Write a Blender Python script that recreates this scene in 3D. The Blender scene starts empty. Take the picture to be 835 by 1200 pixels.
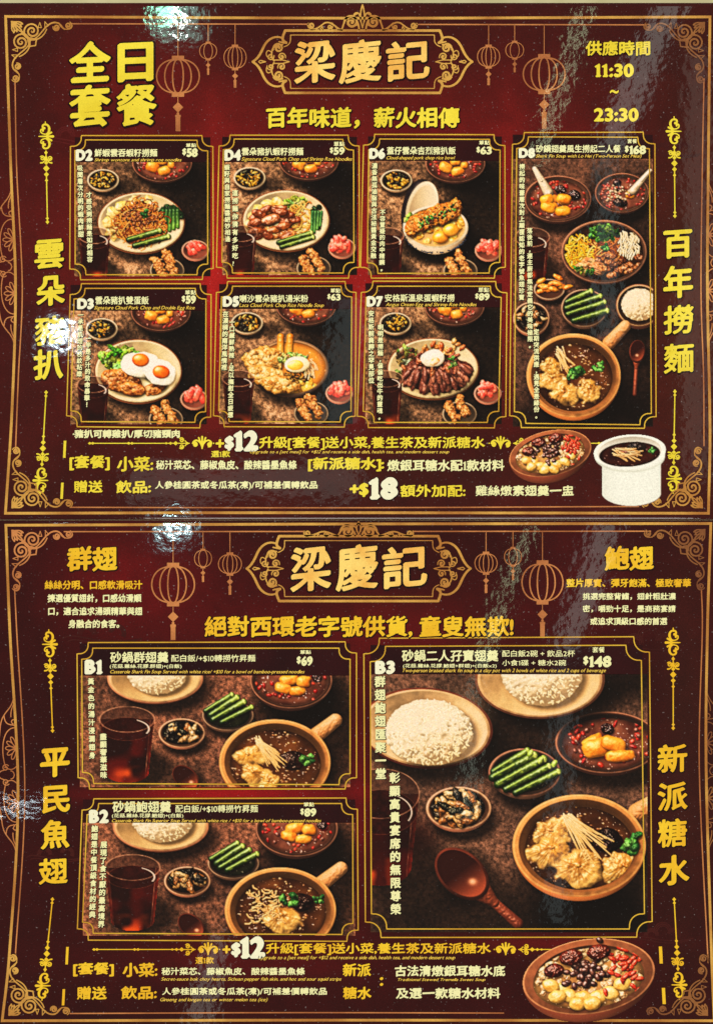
import bpy, math, random
import numpy as np
from math import radians, sin, cos, pi

# ---------------------------------------------------------------- camera, light, exposure
SC = bpy.context.scene
COL = SC.collection
U = 0.001                      # one layout unit (1/1200 of the view height) in metres
CX, CY = 417.5, 600.0
CAM_H = 2.2


def W(x, y, z=0.0):
    return ((x - CX) * U, (CY - y) * U, z)


cam_d = bpy.data.cameras.new('camera')
cam = bpy.data.objects.new('camera', cam_d)
COL.objects.link(cam)
cam.location = (0, 0, CAM_H)
cam_d.sensor_fit = 'VERTICAL'
cam_d.sensor_height = 24
cam_d.lens = 24 * CAM_H / 1.2
cam_d.clip_start = 0.05
cam_d.clip_end = 50
SC.camera = cam

world = bpy.data.worlds.new('World')
SC.world = world
world.use_nodes = True
world.node_tree.nodes['Background'].inputs[0].default_value = (1.0, 0.93, 0.84, 1)
world.node_tree.nodes['Background'].inputs[1].default_value = 0.2

SC.view_settings.view_transform = 'Standard'
SC.view_settings.look = 'None'
SC.view_settings.exposure = 0
SC.view_settings.gamma = 1


def area_lamp(name, loc, target, sx, sy, power, color=(1, 1, 1), spin=0.0, shape='RECTANGLE'):
    d = bpy.data.lights.new(name, 'AREA')
    d.shape = shape
    d.size = sx
    if shape in ('RECTANGLE', 'ELLIPSE'):
        d.size_y = sy
    d.energy = power
    d.color = color
    o = bpy.data.objects.new(name, d)
    COL.objects.link(o)
    o.location = loc
    from mathutils import Vector, Matrix
    v = Vector(loc) - Vector(target)
    q = v.to_track_quat('Z', 'Y')
    o.rotation_euler = (q.to_matrix().to_4x4() @ Matrix.Rotation(spin, 4, 'Z')).to_euler()
    return o


# two broad ceiling fixtures either side of the counter, outside the mirror cone of the camera
area_lamp('ceiling_light', (-2.6, 1.9, 2.6), (0, 0, 0), 1.6, 1.6, 84, (1.0, 0.93, 0.84))
area_lamp('ceiling_light', (2.7, 1.5, 2.7), (0, 0, 0), 1.6, 1.6, 78, (1.0, 0.93, 0.84))
area_lamp('ceiling_light', (0.2, -3.0, 2.7), (0, 0, 0), 1.8, 1.4, 74, (1.0, 0.92, 0.82))


def mirror_lamp(name, x, y, w, h, radiance, color=(1, 1, 1), spin=0.0, shape='RECTANGLE', H=CAM_H):
    """A lamp or bright strip placed so its mirror image falls at layout point (x, y) of a flat glossy sheet.
    w and h are its apparent size there, radiance its brightness."""
    k = 1 + H / CAM_H
    px, py, _ = W(x, y)
    loc = (px * k, py * k, H)
    sx, sy = w * U * k, h * U * k
    area = sx * sy * (pi / 4 if shape in ('DISK', 'ELLIPSE') else 1)
    o = area_lamp(name, loc, (px, py, 0), sx, sy, radiance * pi * area, color, 0, shape)
    # keep the strip horizontal and turn it in the ceiling plane
    o.rotation_euler = (0, 0, spin)
    return o

def mirror_strip(name, x0, y0, x1, y1, w, radiance, color=(1, 1, 1)):
    """a long bright strip added to make a streak; its mirror image runs from (x0, y0) to (x1, y1)"""
    L = math.hypot(x1 - x0, y1 - y0)
    dx, dy = (x1 - x0) / L, -(y1 - y0) / L
    return mirror_lamp(name, (x0 + x1) / 2, (y0 + y1) / 2, w, L, radiance, color, spin=math.atan2(-dx, dy))


# small lamps, and strips added one per streak, mirrored in the glossy sheets
mirror_lamp('glare_lamp', 196, 12, 28, 22, 60, (0.30, 1.0, 0.62))
mirror_lamp('glare_lamp', 211, 22, 9, 8, 420, (0.9, 1.0, 1.0))
mirror_lamp('glare_lamp', 204, 618, 11, 8, 220, (0.6, 0.95, 1.0))
mirror_lamp('glare_lamp', 71, 396, 12, 15, 200, (0.7, 0.90, 1.0))
mirror_lamp('glare_lamp', 24, 944, 52, 2, 60, (0.75, 0.92, 1.0))
mirror_strip('streak_lamp', 800, -30, 716, 170, 24, 2.0, (0.95, 1.0, 0.92))  # strip lamps added for the grey streaks and veils, separately for each sheet
mirror_strip('streak_lamp', 712, 170, 706, 400, 20, .8, (0.75, 1.0, 1.0))
mirror_strip('streak_lamp', 412, 350, 395, 500, 40, .6, (0.75, 1.0, 1.0))
mirror_strip('streak_lamp', 815, 60, 815, 560, 30, 0.7, (1.0, 0.9, 0.75))
mirror_strip('streak_lamp', 690, 0, 630, 190, 5, 9, (0.85, 1.0, 0.6))
mirror_strip('streak_lamp', 716, 612, 662, 760, 24, 1.8, (0.95, 1.0, 0.92))
mirror_strip('streak_lamp', 660, 780, 652, 1080, 20, 0.6, (0.8, 1.0, 1.0))
mirror_strip('streak_lamp', 618, 612, 560, 780, 5, 7, (0.85, 1.0, 0.6))
mirror_strip('streak_lamp', 552, 800, 548, 960, 6, 2.5, (0.85, 1.0, 0.8))
mirror_strip('streak_lamp', 255, 1100, 232, 1200, 20, 1.6, (1.0, 1.0, 0.9))
mirror_strip('streak_lamp', 150, 570, 420, 560, 40, 0.7, (0.95, 1.0, 0.92))
mirror_lamp('glare_lamp', 74, 396, 44, 36, 10, (0.7, 0.90, 1.0))  # wide dim lamps added around the glare spots to soften their falloff
mirror_lamp('glare_lamp', 206, 621, 40, 26, 7, (0.55, 0.95, 1.0))
mirror_lamp('glare_lamp', 206, 18, 60, 44, 5, (0.45, 0.95, 0.8))

# ---------------------------------------------------------------- materials
MATS = {}


def laminate_group():
    g = bpy.data.node_groups.new('laminate_relief', 'ShaderNodeTree')
    g.interface.new_socket('Normal', in_out='OUTPUT', socket_type='NodeSocketVector')
    n, l = g.nodes, g.links
    out = n.new('NodeGroupOutput')
    geo = n.new('ShaderNodeNewGeometry')
    def noise(scale, detail=2.0, rough=0.5, lac=2.0):
        t = n.new('ShaderNodeTexNoise')
        t.inputs['Scale'].default_value = scale
        t.inputs['Detail'].default_value = detail
        t.inputs['Roughness'].default_value = rough
        l.new(geo.outputs['Position'], t.inputs['Vector'])
        return t.outputs['Fac']
    def bump(h, dist, strength, prev=None):
        b = n.new('ShaderNodeBump')
        b.inputs['Distance'].default_value = dist
        b.inputs['Strength'].default_value = strength
        l.new(h, b.inputs['Height'])
        if prev is not None:
            l.new(prev, b.inputs['Normal'])
        return b.outputs['Normal']
    wave = bump(noise(7, 1.0), 0.0004, 1.0)
    mid = bump(noise(90, 1.5, 0.5), 0.00009, 1.0, wave)
    grain = bump(noise(420, 1.0, 0.6), 0.000012, 1.0, mid)
    l.new(grain, out.inputs['Normal'])
    return g


LAM = laminate_group()


def speckle(nt, base_socket, amount=0.16, light=0.05):
    """fine print grain: darkens and lightens the printed colour a little, plus rare pale specks, laminate sparkles painted into the colour"""
    n, l = nt.nodes, nt.links
    geo = n.new('ShaderNodeNewGeometry')
    t = n.new('ShaderNodeTexNoise')
    t.inputs['Scale'].default_value = 650
    t.inputs['Detail'].default_value = 2
    l.new(geo.outputs['Position'], t.inputs['Vector'])
    r = n.new('ShaderNodeMapRange')
    r.inputs['From Min'].default_value = 0.3
    r.inputs['From Max'].default_value = 0.7
    r.inputs['To Min'].default_value = 1 - amount
    r.inputs['To Max'].default_value = 1 + amount
    l.new(t.outputs['Fac'], r.inputs['Value'])
    m = n.new('ShaderNodeVectorMath')
    m.operation = 'SCALE'
    l.new(base_socket, m.inputs[0])
    l.new(r.outputs['Result'], m.inputs['Scale'])
    d = n.new('ShaderNodeTexNoise')
    d.inputs['Scale'].default_value = 330
    d.inputs['Detail'].default_value = 1
    l.new(geo.outputs['Position'], d.inputs['Vector'])
    r2 = n.new('ShaderNodeMapRange')
    r2.inputs['From Min'].default_value = 0.70
    r2.inputs['From Max'].default_value = 0.80
    r2.inputs['To Min'].default_value = 0
    r2.inputs['To Max'].default_value = light * 3
    l.new(d.outputs['Fac'], r2.inputs['Value'])
    a = n.new('ShaderNodeVectorMath')
    a.operation = 'ADD'
    l.new(m.outputs['Vector'], a.inputs[0])
    l.new(r2.outputs['Result'], a.inputs[1])
    return a.outputs['Vector']


def srgb(c):
    return [((v / 255 + 0.055) / 1.055) ** 2.4 if v > 10 else v / 255 / 12.92 for v in c]


def print_mat(name, col=None, col2=None, attr=None, amount=0.16, light=0.02, grad_scale=14):
    """ink under the clear laminate: col, a patchy mix of col and col2, or a colour attribute"""
    if name in MATS:
        return MATS[name]
    m = bpy.data.materials.new(name)
    m.use_nodes = True
    nt = m.node_tree
    b = nt.nodes['Principled BSDF']
    if attr:
        a = nt.nodes.new('ShaderNodeAttribute')
        a.attribute_name = attr
        src = a.outputs['Color']
    elif col2 is not None:
        geo = nt.nodes.new('ShaderNodeNewGeometry')
        t = nt.nodes.new('ShaderNodeTexNoise')
        t.inputs['Scale'].default_value = grad_scale
        t.inputs['Detail'].default_value = 3
        nt.links.new(geo.outputs['Position'], t.inputs['Vector'])
        cr = nt.nodes.new('ShaderNodeValToRGB')
        cr.color_ramp.elements[0].position = 0.38
        cr.color_ramp.elements[1].position = 0.62
        cr.color_ramp.elements[0].color = (*srgb(col), 1)
        cr.color_ramp.elements[1].color = (*srgb(col2), 1)
        nt.links.new(t.outputs['Fac'], cr.inputs['Fac'])
        src = cr.outputs['Color']
    else:
        rgb = nt.nodes.new('ShaderNodeRGB')
        rgb.outputs[0].default_value = (*srgb(col), 1)
        src = rgb.outputs[0]
    src = speckle(nt, src, amount, light)
    nt.links.new(src, b.inputs['Base Color'])
    b.inputs['Roughness'].default_value = 0.6
    b.inputs['Specular IOR Level'].default_value = 0.0
    b.inputs['Coat Weight'].default_value = 1.0
    b.inputs['Coat Roughness'].default_value = 0.035
    b.inputs['Coat IOR'].default_value = 1.5
    g = nt.nodes.new('ShaderNodeGroup')
    g.node_tree = LAM
    nt.links.new(g.outputs['Normal'], b.inputs['Coat Normal'])
    MATS[name] = m
    return m


# ---------------------------------------------------------------- objects
def tag(o, label=None, cat=None, group=None, kind=None):
    for k, v in (('label', label), ('category', cat), ('group', group), ('kind', kind)):
        if v is not None:
            o[k] = v
    return o


def link(name, data, parent=None):
    o = bpy.data.objects.new(name, data)
    COL.objects.link(o)
    if parent is not None:
        o.parent = parent
    return o


def mesh_np(name, V, F, mat, parent=None, mats=None, fmat=None):
    """V (n,3) float, F list of (m,k) int arrays (k = 3 or 4)"""
    me = bpy.data.meshes.new(name)
    V = np.asarray(V, np.float32)
    loops = np.concatenate([f.ravel() for f in F]).astype(np.int32)
    tot = np.concatenate([np.full(len(f), f.shape[1], np.int32) for f in F])
    start = np.concatenate([[0], np.cumsum(tot)[:-1]]).astype(np.int32)
    me.vertices.add(len(V))
    me.vertices.foreach_set('co', V.ravel())
    me.loops.add(len(loops))
    me.loops.foreach_set('vertex_index', loops)
    me.polygons.add(len(tot))
    me.polygons.foreach_set('loop_start', start)
    me.polygons.foreach_set('loop_total', tot)
    me.update(calc_edges=True)
    me.materials.append(mat)
    return link(name, me, parent)


# ---------------------------------------------------------------- outline fields -> flat printed shapes
_CASES = {1: 'a,ab,da', 2: 'ab,b,bc', 3: 'a,b,bc,da', 4: 'bc,c,cd', 5: 'a,ab,bc,c,cd,da', 6: 'ab,b,c,cd',
          7: 'a,b,c,cd,da', 8: 'cd,d,da', 9: 'a,ab,cd,d', 10: 'ab,b,bc,cd,d,da', 11: 'a,b,bc,cd,d', 12: 'bc,c,d,da',
          13: 'a,ab,bc,c,d,da', 14: 'ab,b,c,d,da'}


def march(F, x0, y0, g):
    """flat polygons where F > 0; returns vertex array (layout units) and triangle/quad index arrays"""
    F = F.copy()
    F[0, :] = F[-1, :] = -1
    F[:, 0] = F[:, -1] = -1
    ins = F > 0
    code = ins[:-1, :-1] * 1 + ins[:-1, 1:] * 2 + ins[1:, 1:] * 4 + ins[1:, :-1] * 8
    verts, quads, tris = [], [], []
    nv = 0
    full = code == 15
    pad = np.zeros((full.shape[0], full.shape[1] + 2), bool)
    pad[:, 1:-1] = full
    d = np.diff(pad.astype(np.int8), axis=1)
    r0, c0 = np.nonzero(d == 1)
    r1, c1 = np.nonzero(d == -1)
    if len(r0):
        q = np.stack([np.stack([c0, r0 * 1.0], -1), np.stack([c1, r0 * 1.0], -1),
                      np.stack([c1, r0 + 1.0], -1), np.stack([c0, r0 + 1.0], -1)], 1).reshape(-1, 2)
        verts.append(q)
        quads.append(np.arange(len(q)).reshape(-1, 4)[:, ::-1])
        nv += len(q)
    for cs, spec in _CASES.items():
        r, c = np.nonzero(code == cs)
        if not len(r):
            continue
        A, B, C, D = F[r, c], F[r, c + 1], F[r + 1, c + 1], F[r + 1, c]
        def it(p, q):
            return np.clip(p / (p - q + 1e-12), 0.02, 0.98)
        pts = {'a': (c + 0., r + 0.), 'b': (c + 1., r + 0.), 'c': (c + 1., r + 1.), 'd': (c + 0., r + 1.),
               'ab': (c + it(A, B), r + 0.), 'bc': (c + 1., r + it(B, C)), 'cd': (c + it(D, C), r + 1.), 'da': (c + 0., r + it(A, D))}
        P = np.stack([np.stack(pts[k], -1) for k in spec.split(',')], 1)
        k = P.shape[1]
        idx = nv + np.arange(len(r) * k).reshape(-1, k)
        verts.append(P.reshape(-1, 2))
        nv += len(r) * k
        for t in range(1, k - 1):
            tris.append(idx[:, [0, t + 1, t]])
    if not verts:
        return None
    V = np.concatenate(verts)
    V = V * g + np.array([x0, y0])
    return V, ([np.concatenate(quads)] if quads else []) + ([np.concatenate(tris)] if tris else [])


def flat_obj(name, V2, F, z, mat, parent):
    V = np.empty((len(V2), 3))
    V[:, 0] = (V2[:, 0] - CX) * U
    V[:, 1] = (CY - V2[:, 1]) * U
    V[:, 2] = z
    return mesh_np(name, V, F, mat, parent)


Z_TEXT = 0.0009
Z_HALO = 0.0008
Z_LINE = 0.0007
Z_PHOTO = 0.0004
Z_SHEET = 0.0002


class Ink:
    """strokes, dots and polygons merged into one printed shape by a distance field"""
    def __init__(s, x0, y0, x1, y1, g=0.5):
        s.x0, s.y0, s.g = x0 - 2, y0 - 2, g
        s.nx = int((x1 - x0 + 4) / g) + 2
        s.ny = int((y1 - y0 + 4) / g) + 2
        s.F = np.full((s.ny, s.nx), -3.0)

    def seg(s, ax, ay, bx, by, wa, wb=None):
        wb = wa if wb is None else wb
        m = max(wa, wb) + 1.5
        i0 = max(0, int((min(ax, bx) - m - s.x0) / s.g)); i1 = min(s.nx, int((max(ax, bx) + m - s.x0) / s.g) + 2)
        j0 = max(0, int((min(ay, by) - m - s.y0) / s.g)); j1 = min(s.ny, int((max(ay, by) + m - s.y0) / s.g) + 2)
        if i0 >= i1 or j0 >= j1:
            return
        X = s.x0 + np.arange(i0, i1) * s.g
        Y = (s.y0 + np.arange(j0, j1) * s.g)[:, None]
        dx, dy = bx - ax, by - ay
        L = dx * dx + dy * dy + 1e-9
        t = np.clip(((X - ax) * dx + (Y - ay) * dy) / L, 0, 1)
        dist = np.hypot(X - ax - t * dx, Y - ay - t * dy)
        v = wa + (wb - wa) * t - dist
        sub = s.F[j0:j1, i0:i1]
        np.maximum(sub, v, out=sub)

    def path(s, pts, w0, w1=None, mid=None):
        n = len(pts) - 1
        w1 = w0 if w1 is None else w1
        def wd(t):
            if mid is None:
                return w0 + (w1 - w0) * t
            return w0 + (mid - w0) * t * 2 if t < 0.5 else mid + (w1 - mid) * (t * 2 - 1)
        for i in range(n):
            s.seg(*pts[i], *pts[i + 1], wd(i / n), wd((i + 1) / n))

    def dot(s, x, y, r):
        s.seg(x, y, x + 1e-4, y, r, r)

    def diamond(s, x, y, rx, ry):
        X = s.x0 + np.arange(s.nx) * s.g
        Y = (s.y0 + np.arange(s.ny) * s.g)[:, None]
        v = (1 - np.abs(X - x) / rx - np.abs(Y - y) / ry) * min(rx, ry)
        np.maximum(s.F, v, out=s.F)

    def rect(s, x0, y0, x1, y1):
        X = s.x0 + np.arange(s.nx) * s.g
        Y = (s.y0 + np.arange(s.ny) * s.g)[:, None]
        v = np.minimum(np.minimum(X - x0, x1 - X), np.minimum(Y - y0, y1 - Y))
        np.maximum(s.F, v, out=s.F)

    def build(s, name, mat, parent, z=Z_LINE, warp=None, halo=None):
        r = march(s.F, s.x0, s.y0, s.g)
        if r is None:
            return None
        V, F = r
        if warp:
            V = warp(V)
        return flat_obj(name, V, F, z, mat, parent)


def spiral(cx, cy, r0, r1, a0, turns, n=26, sq=1.0):
    """points from radius r0 at angle a0 (deg, y down) winding to r1"""
    out = []
    for i in range(n + 1):
        t = i / n
        r = r0 + (r1 - r0) * t
        a = radians(a0) + 2 * pi * turns * t
        out.append((cx + r * cos(a), cy + r * sin(a) * sq))
    return out


def bez(p0, p1, p2, p3, n=16):
    o = []
    for i in range(n + 1):
        t = i / n
        a, b, c, d = (1 - t) ** 3, 3 * t * (1 - t) ** 2, 3 * t * t * (1 - t), t ** 3
        o.append((a * p0[0] + b * p1[0] + c * p2[0] + d * p3[0], a * p0[1] + b * p1[1] + c * p2[1] + d * p3[1]))
    return o


def mir(pts, ax=None, ay=None):
    return [((2 * ax - x) if ax is not None else x, (2 * ay - y) if ay is not None else y) for x, y in pts]


# ---------------------------------------------------------------- lettering
_GLYPH = {}


def preload(chars):
    dg = bpy.context.evaluated_depsgraph_get
    objs = []
    for ch in sorted(set(chars)):
        if ch in _GLYPH or ch == ' ':
            continue
        cu = bpy.data.curves.new('g', 'FONT')
        cu.body = ch
        o = bpy.data.objects.new('g', cu)
        COL.objects.link(o)
        objs.append((ch, o))
    bpy.context.view_layer.update()
    d = dg()
    for ch, o in objs:
        c = o.to_curve(d)
        loops = []
        for sp in c.splines:
            bp = sp.bezier_points
            n = len(bp)
            P = []
            for i in range(n):
                a, b = bp[i], bp[(i + 1) % n]
                p0, p1, p2, p3 = (np.array(v[:2]) for v in (a.co, a.handle_right, b.handle_left, b.co))
                straight = abs(np.cross(p1 - p0, p3 - p0)) + abs(np.cross(p2 - p0, p3 - p0)) < 1e-4
                k = 1 if straight else 5
                for j in range(k):
                    t = j / k
                    P.append((1 - t) ** 3 * p0 + 3 * t * (1 - t) ** 2 * p1 + 3 * t * t * (1 - t) * p2 + t ** 3 * p3)
            if len(P) > 2:
                loops.append(np.array(P))
        _GLYPH[ch] = loops
        o.to_curve_clear()
    for ch, o in objs:
        cu = o.data
        bpy.data.objects.remove(o)
        bpy.data.curves.remove(cu)


def fix_one():
    # the menu's figure 1 has a flag and a foot
    if '1' in _GLYPH:
        P = np.concatenate(_GLYPH['1'])
        b, t = P[:, 1].min(), P[:, 1].max()
        h = t - b
        w = .13 * h
        _GLYPH['1'] = [np.array([(-w * .45, b + .06 * h), (-w * 1.1, b + .06 * h), (-w * 1.1, b), (w * 1.1, b), (w * 1.1, b + .06 * h), (w * .45, b + .06 * h), (w * .45, t),
                                 (0, t), (-w * .5, t - .07 * h), (-w * 1.6, t - .13 * h), (-w * 1.6, t - .19 * h), (-w * .45, t - .17 * h)])]


def is_cjk(ch):
    return ord(ch) > 0x2E80


def raster(loops, nx, ny):
    """non-zero fill of closed loops given in pixel coordinates"""
    Wd = np.zeros((ny, nx + 1), np.int32)
    for P in loops:
        Q = np.roll(P, -1, 0)
        for (ax, ay), (bx, by) in zip(P, Q):
            if ay == by:
                continue
            s = 1
            if ay > by:
                ax, ay, bx, by = bx, by, ax, ay
                s = -1
            r0 = max(0, int(math.ceil(ay - 0.5)))
            r1 = min(ny, int(math.ceil(by - 0.5)))
            if r1 <= r0:
                continue
            r = np.arange(r0, r1)
            x = ax + (r + 0.5 - ay) * (bx - ax) / (by - ay)
            xi = np.clip(np.ceil(x - 0.5).astype(int), 0, nx)
            Wd[r, xi] += s
    return np.cumsum(Wd, 1)[:, :nx] != 0


def box_blur(A, r):
    if r < 1:
        return A
    for ax in (0, 1):
        c = np.cumsum(np.insert(np.pad(A, [(r, r) if a == ax else (0, 0) for a in (0, 1)]), 0, 0, axis=ax), axis=ax)
        n = A.shape[ax]
        hi = np.take(c, np.arange(n) + 2 * r + 1, axis=ax)
        lo = np.take(c, np.arange(n), axis=ax)
        A = (hi - lo) / (2 * r + 1)
    return A


def lettering(name, s, x0, x1, y0, y1, mat, parent, grow=0.06, nib=0.5, angle=38, vertical=False, italic=0.0,
              rise=0.05, skew=0.0, lean=0.0, halo=None, halo_r=0.0, z=Z_TEXT, g=None, soft=1, gap=0.07, warp=None, dense=True):
    """print string s so that its ink fills the box x0..x1, y0..y1 (layout units)"""
    items = []
    pen = 0.0
    if vertical:
        em0 = (x1 - x0) / .95
        nu = sum(.95 if c in '，。！？!、' else 1.0 for c in s[:-1])
        pitch = ((y1 - y0) / em0 - .93) / nu
        if pitch < 1.07:
            pitch = 1.07
            em1 = (y1 - y0) / (nu * pitch + .93)
            d = (x1 - x0) * (1 - em1 / em0) / 2
            x0, x1 = x0 + d, x1 - d
    for ch in s:
        if vertical:
            if ch in '，。！？!、':
                L = [p.copy() for p in _GLYPH[ch]]
                items.append((ch, [p + (0.25, -pen) for p in L]))
                pen += 0.95 * pitch
            else:
                items.append((ch, [p + (0, -pen) for p in _GLYPH[ch]]))
                pen += pitch
            continue
        if ch == ' ':
            pen += 0.28
            continue
        L = _GLYPH[ch]
        allp = np.concatenate(L)
        if is_cjk(ch):
            items.append((ch, [p + (pen, 0) for p in L]))
            pen += 1.0
        else:
            mn, mx = allp[:, 0].min(), allp[:, 0].max()
            items.append((ch, [p + (pen - mn + gap * 0.5, 0) for p in L]))
            pen += mx - mn + gap * (1.5 if s[0].isdigit() or s[0] in 'BD' else 1)
    A = np.concatenate([np.concatenate(L) for _, L in items])
    cw, chh = A[:, 0].max() - A[:, 0].min(), A[:, 1].max() - A[:, 1].min()
    if not vertical and (y1 - y0) < 17 and is_cjk(s[len(s) // 2]):
        grow *= 1.05
    em = (x1 - x0) / cw if vertical else (y1 - y0) / max(chh, 0.6)
    if italic or rise:
        for _, L in items:
            allp = np.concatenate(L)
            c = allp.mean(0)
            for p in L:
                if rise:
                    p[:, 1] += (p[:, 0] - c[0]) * rise
                if italic:
                    p[:, 0] += p[:, 1] * italic
        A = np.concatenate([np.concatenate(L) for _, L in items])
    grow *= 0.50 if vertical else 0.50 if not is_cjk(s[0]) else 0.38
    G = grow * em * 0.5
    mn, mx = A.min(0), A.max(0)
    sx = (x1 - x0 - 2 * G) / (mx[0] - mn[0])
    sy = (y1 - y0 - 2 * G) / (mx[1] - mn[1])
    if g is None:
        g = min(0.5, max(0.3, em / 60))
    ss = 3
    h = g / ss
    halo_pad = halo_r + 2
    X0, Y0 = x0 - halo_pad - abs(lean), y0 - halo_pad
    nx = int((x1 - x0 + 2 * halo_pad + 2 * abs(lean)) / g) + 2
    ny = int((y1 - y0 + 2 * halo_pad) / g) + 2
    H = np.zeros((ny * ss, nx * ss), np.float32)
    ca, sa = cos(radians(angle)), -sin(radians(angle))
    for ch, L in items:
        P = []
        for p in L:
            q = np.empty_like(p)
            q[:, 0] = x0 + G + (p[:, 0] - mn[0]) * sx
            q[:, 1] = y1 - G - (p[:, 1] - mn[1]) * sy
            if lean:
                q[:, 0] += lean * ((q[:, 1] - y0) / (y1 - y0) - 0.5)
            if skew:
                q[:, 1] += skew * ((q[:, 0] - x0) / (x1 - x0) - 0.5)
            P.append((q - (X0, Y0)) / h)
        al = np.concatenate(P)
        npt = len(al)
        k = G
        if dense and is_cjk(ch):
            peri = sum(np.abs(np.diff(np.vstack([p, p[:1]]), axis=0)).sum() for p in P) / ((em / h) + 1e-9)
            k = G * float(np.clip(1.5 - peri / 24.0, 0.12, 1.3))
        R = int(math.ceil(k * 2 / h)) + 3
        i0 = max(0, int(al[:, 0].min()) - R); i1 = min(H.shape[1], int(al[:, 0].max()) + R + 2)
        j0 = max(0, int(al[:, 1].min()) - R); j1 = min(H.shape[0], int(al[:, 1].max()) + R + 2)
        B = raster([p - (i0, j0) for p in P], i1 - i0, j1 - j0)
        out = B.copy()
        # a slanted flat nib swept over the letter: thickens it and cuts the stroke ends at a slant
        kp = k / h
        nl = max(1, int(round(kp * (1 + nib))))
        wdt = max(0.0, kp * (1 - nib * 0.6))
        offs = set()
        for t in np.linspace(-1, 1, 2 * nl + 1):
            for u in (-1, -0.5, 0, 0.5, 1):
                offs.add((int(round(t * nl * ca + u * wdt * sa * -1)), int(round(t * nl * sa + u * wdt * ca))))
        hh, ww = B.shape
        for dx, dy in offs:
            if dx == 0 and dy == 0:
                continue
            a0, a1 = max(0, dx), min(ww, ww + dx)
            b0, b1 = max(0, dy), min(hh, hh + dy)
            if a1 > a0 and b1 > b0:
                out[b0:b1, a0:a1] |= B[b0 - dy:b1 - dy, a0 - dx:a1 - dx]
        sub = H[j0:j1, i0:i1]
        np.maximum(sub, out, out=sub)
    Hs = box_blur(box_blur(H, soft), soft)
    N = Hs.reshape(ny, ss, nx, ss).mean((1, 3))
    r = march(N - 0.5, X0 + g / 2, Y0 + g / 2, g)
    if r is None:
        return None
    V, F = r
    if warp:
        V = warp(V)
    o = flat_obj(name, V, F, z, mat, parent)
    if halo is not None:
        rr = max(1, int(halo_r / g))
        D = N > 0.4
        out = D.copy()
        for dx in range(-rr, rr + 1):
            for dy in range(-rr, rr + 1):
                if dx * dx + dy * dy <= rr * rr + 1:
                    out |= np.roll(np.roll(D, dx, 1), dy, 0)
        Hf = box_blur(out.astype(float), 1)
        r2 = march(Hf - 0.5, X0 + g / 2 + 0.4, Y0 + g / 2 + 0.5, g)
        V2, F2 = r2
        if warp:
            V2 = warp(V2)
        ho = flat_obj(name + '_outline', V2, F2, Z_HALO, halo, parent)
        # keep outline and lettering as one part: join the data
        n1 = len(V)
        Va = np.vstack([np.c_[V, np.full(len(V), z)], np.c_[V2, np.full(len(V2), Z_HALO)]])
        VV = np.empty_like(Va)
        VV[:, 0] = (Va[:, 0] - CX) * U
        VV[:, 1] = (CY - Va[:, 1]) * U
        VV[:, 2] = Va[:, 2]
        FF = list(F) + [f + n1 for f in F2]
        me0, me1 = o.data, ho.data
        bpy.data.objects.remove(ho)
        bpy.data.objects.remove(o)
        nf1 = sum(len(f) for f in F)
        o = mesh_np(name, VV, FF, mat, parent)
        o.data.materials.append(halo)
        mi = np.zeros(len(o.data.polygons), np.int32)
        mi[nf1:] = 1
        o.data.polygons.foreach_set('material_index', mi)
        bpy.data.meshes.remove(me0)
        bpy.data.meshes.remove(me1)
    return o

# ---------------------------------------------------------------- printed dish photographs, drawn procedurally
_rt = np.random.RandomState(7).rand(256, 256)


def vnoise(X, Y, wl, seed=0):
    x = X / wl + seed * 17.31
    y = Y / wl + seed * 9.77
    xi = np.floor(x).astype(int); yi = np.floor(y).astype(int)
    fx = x - xi; fy = y - yi
    fx = fx * fx * (3 - 2 * fx); fy = fy * fy * (3 - 2 * fy)
    a = _rt[yi & 255, xi & 255]; b = _rt[yi & 255, (xi + 1) & 255]
    c = _rt[(yi + 1) & 255, xi & 255]; d = _rt[(yi + 1) & 255, (xi + 1) & 255]
    return (a * (1 - fx) + b * fx) * (1 - fy) + (c * (1 - fx) + d * fx) * fy


def fbm(X, Y, wl, o=3, seed=0):
    s, a, t = 0, 1, 0
    for i in range(o):
        s = s + a * vnoise(X, Y, wl / 2 ** i, seed + i * 3)
        t += a
        a *= 0.55
    return s / t


LX, LY, LZ = -0.42, -0.55, 0.72


def box_blur3(C, a=0.11):
    out = C.copy()
    out[1:-1, 1:-1] = C[1:-1, 1:-1] * (1 - 4 * a) + a * (C[:-2, 1:-1] + C[2:, 1:-1] + C[1:-1, :-2] + C[1:-1, 2:])
    return out


def tone(C, warm=1.0):
    """the warm, contrasty grade of the printed photographs"""
    C = box_blur3(C, .06)
    wide = np.stack([box_blur(box_blur(C[..., i], 3), 3) for i in range(3)], -1)
    fine = box_blur3(box_blur3(C, .2), .2)
    C = C + .38 * (C - wide) + .30 * (C - fine)
    C = np.clip(C, 0, 1)
    C = C * (.86 + .34 * np.clip(C.mean(2, keepdims=True) * 1.6, 0, 1))
    L = C.mean(2, keepdims=True)
    k = np.clip((L - .5) / .4, 0, 1) * .55
    wv = np.array([1.12, 1.0, .82])
    wv = 1 + (wv - 1) * warm * (1 - k)
    C = C * (0.80 + 0.42 * L) * wv
    C = C * 1.10 + np.array([.030, .016, .010])
    m = C.max(2, keepdims=True)
    over = np.clip(m - .74, 0, None)
    m2 = m - over + .24 * (1 - np.exp(-over / .24))
    ov = np.clip(C - .74, 0, None)
    C = .6 * C * (m2 / np.maximum(m, 1e-4)) + .4 * (C - ov + .24 * (1 - np.exp(-ov / .24)))
    return np.clip(C, 0, .98)


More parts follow.
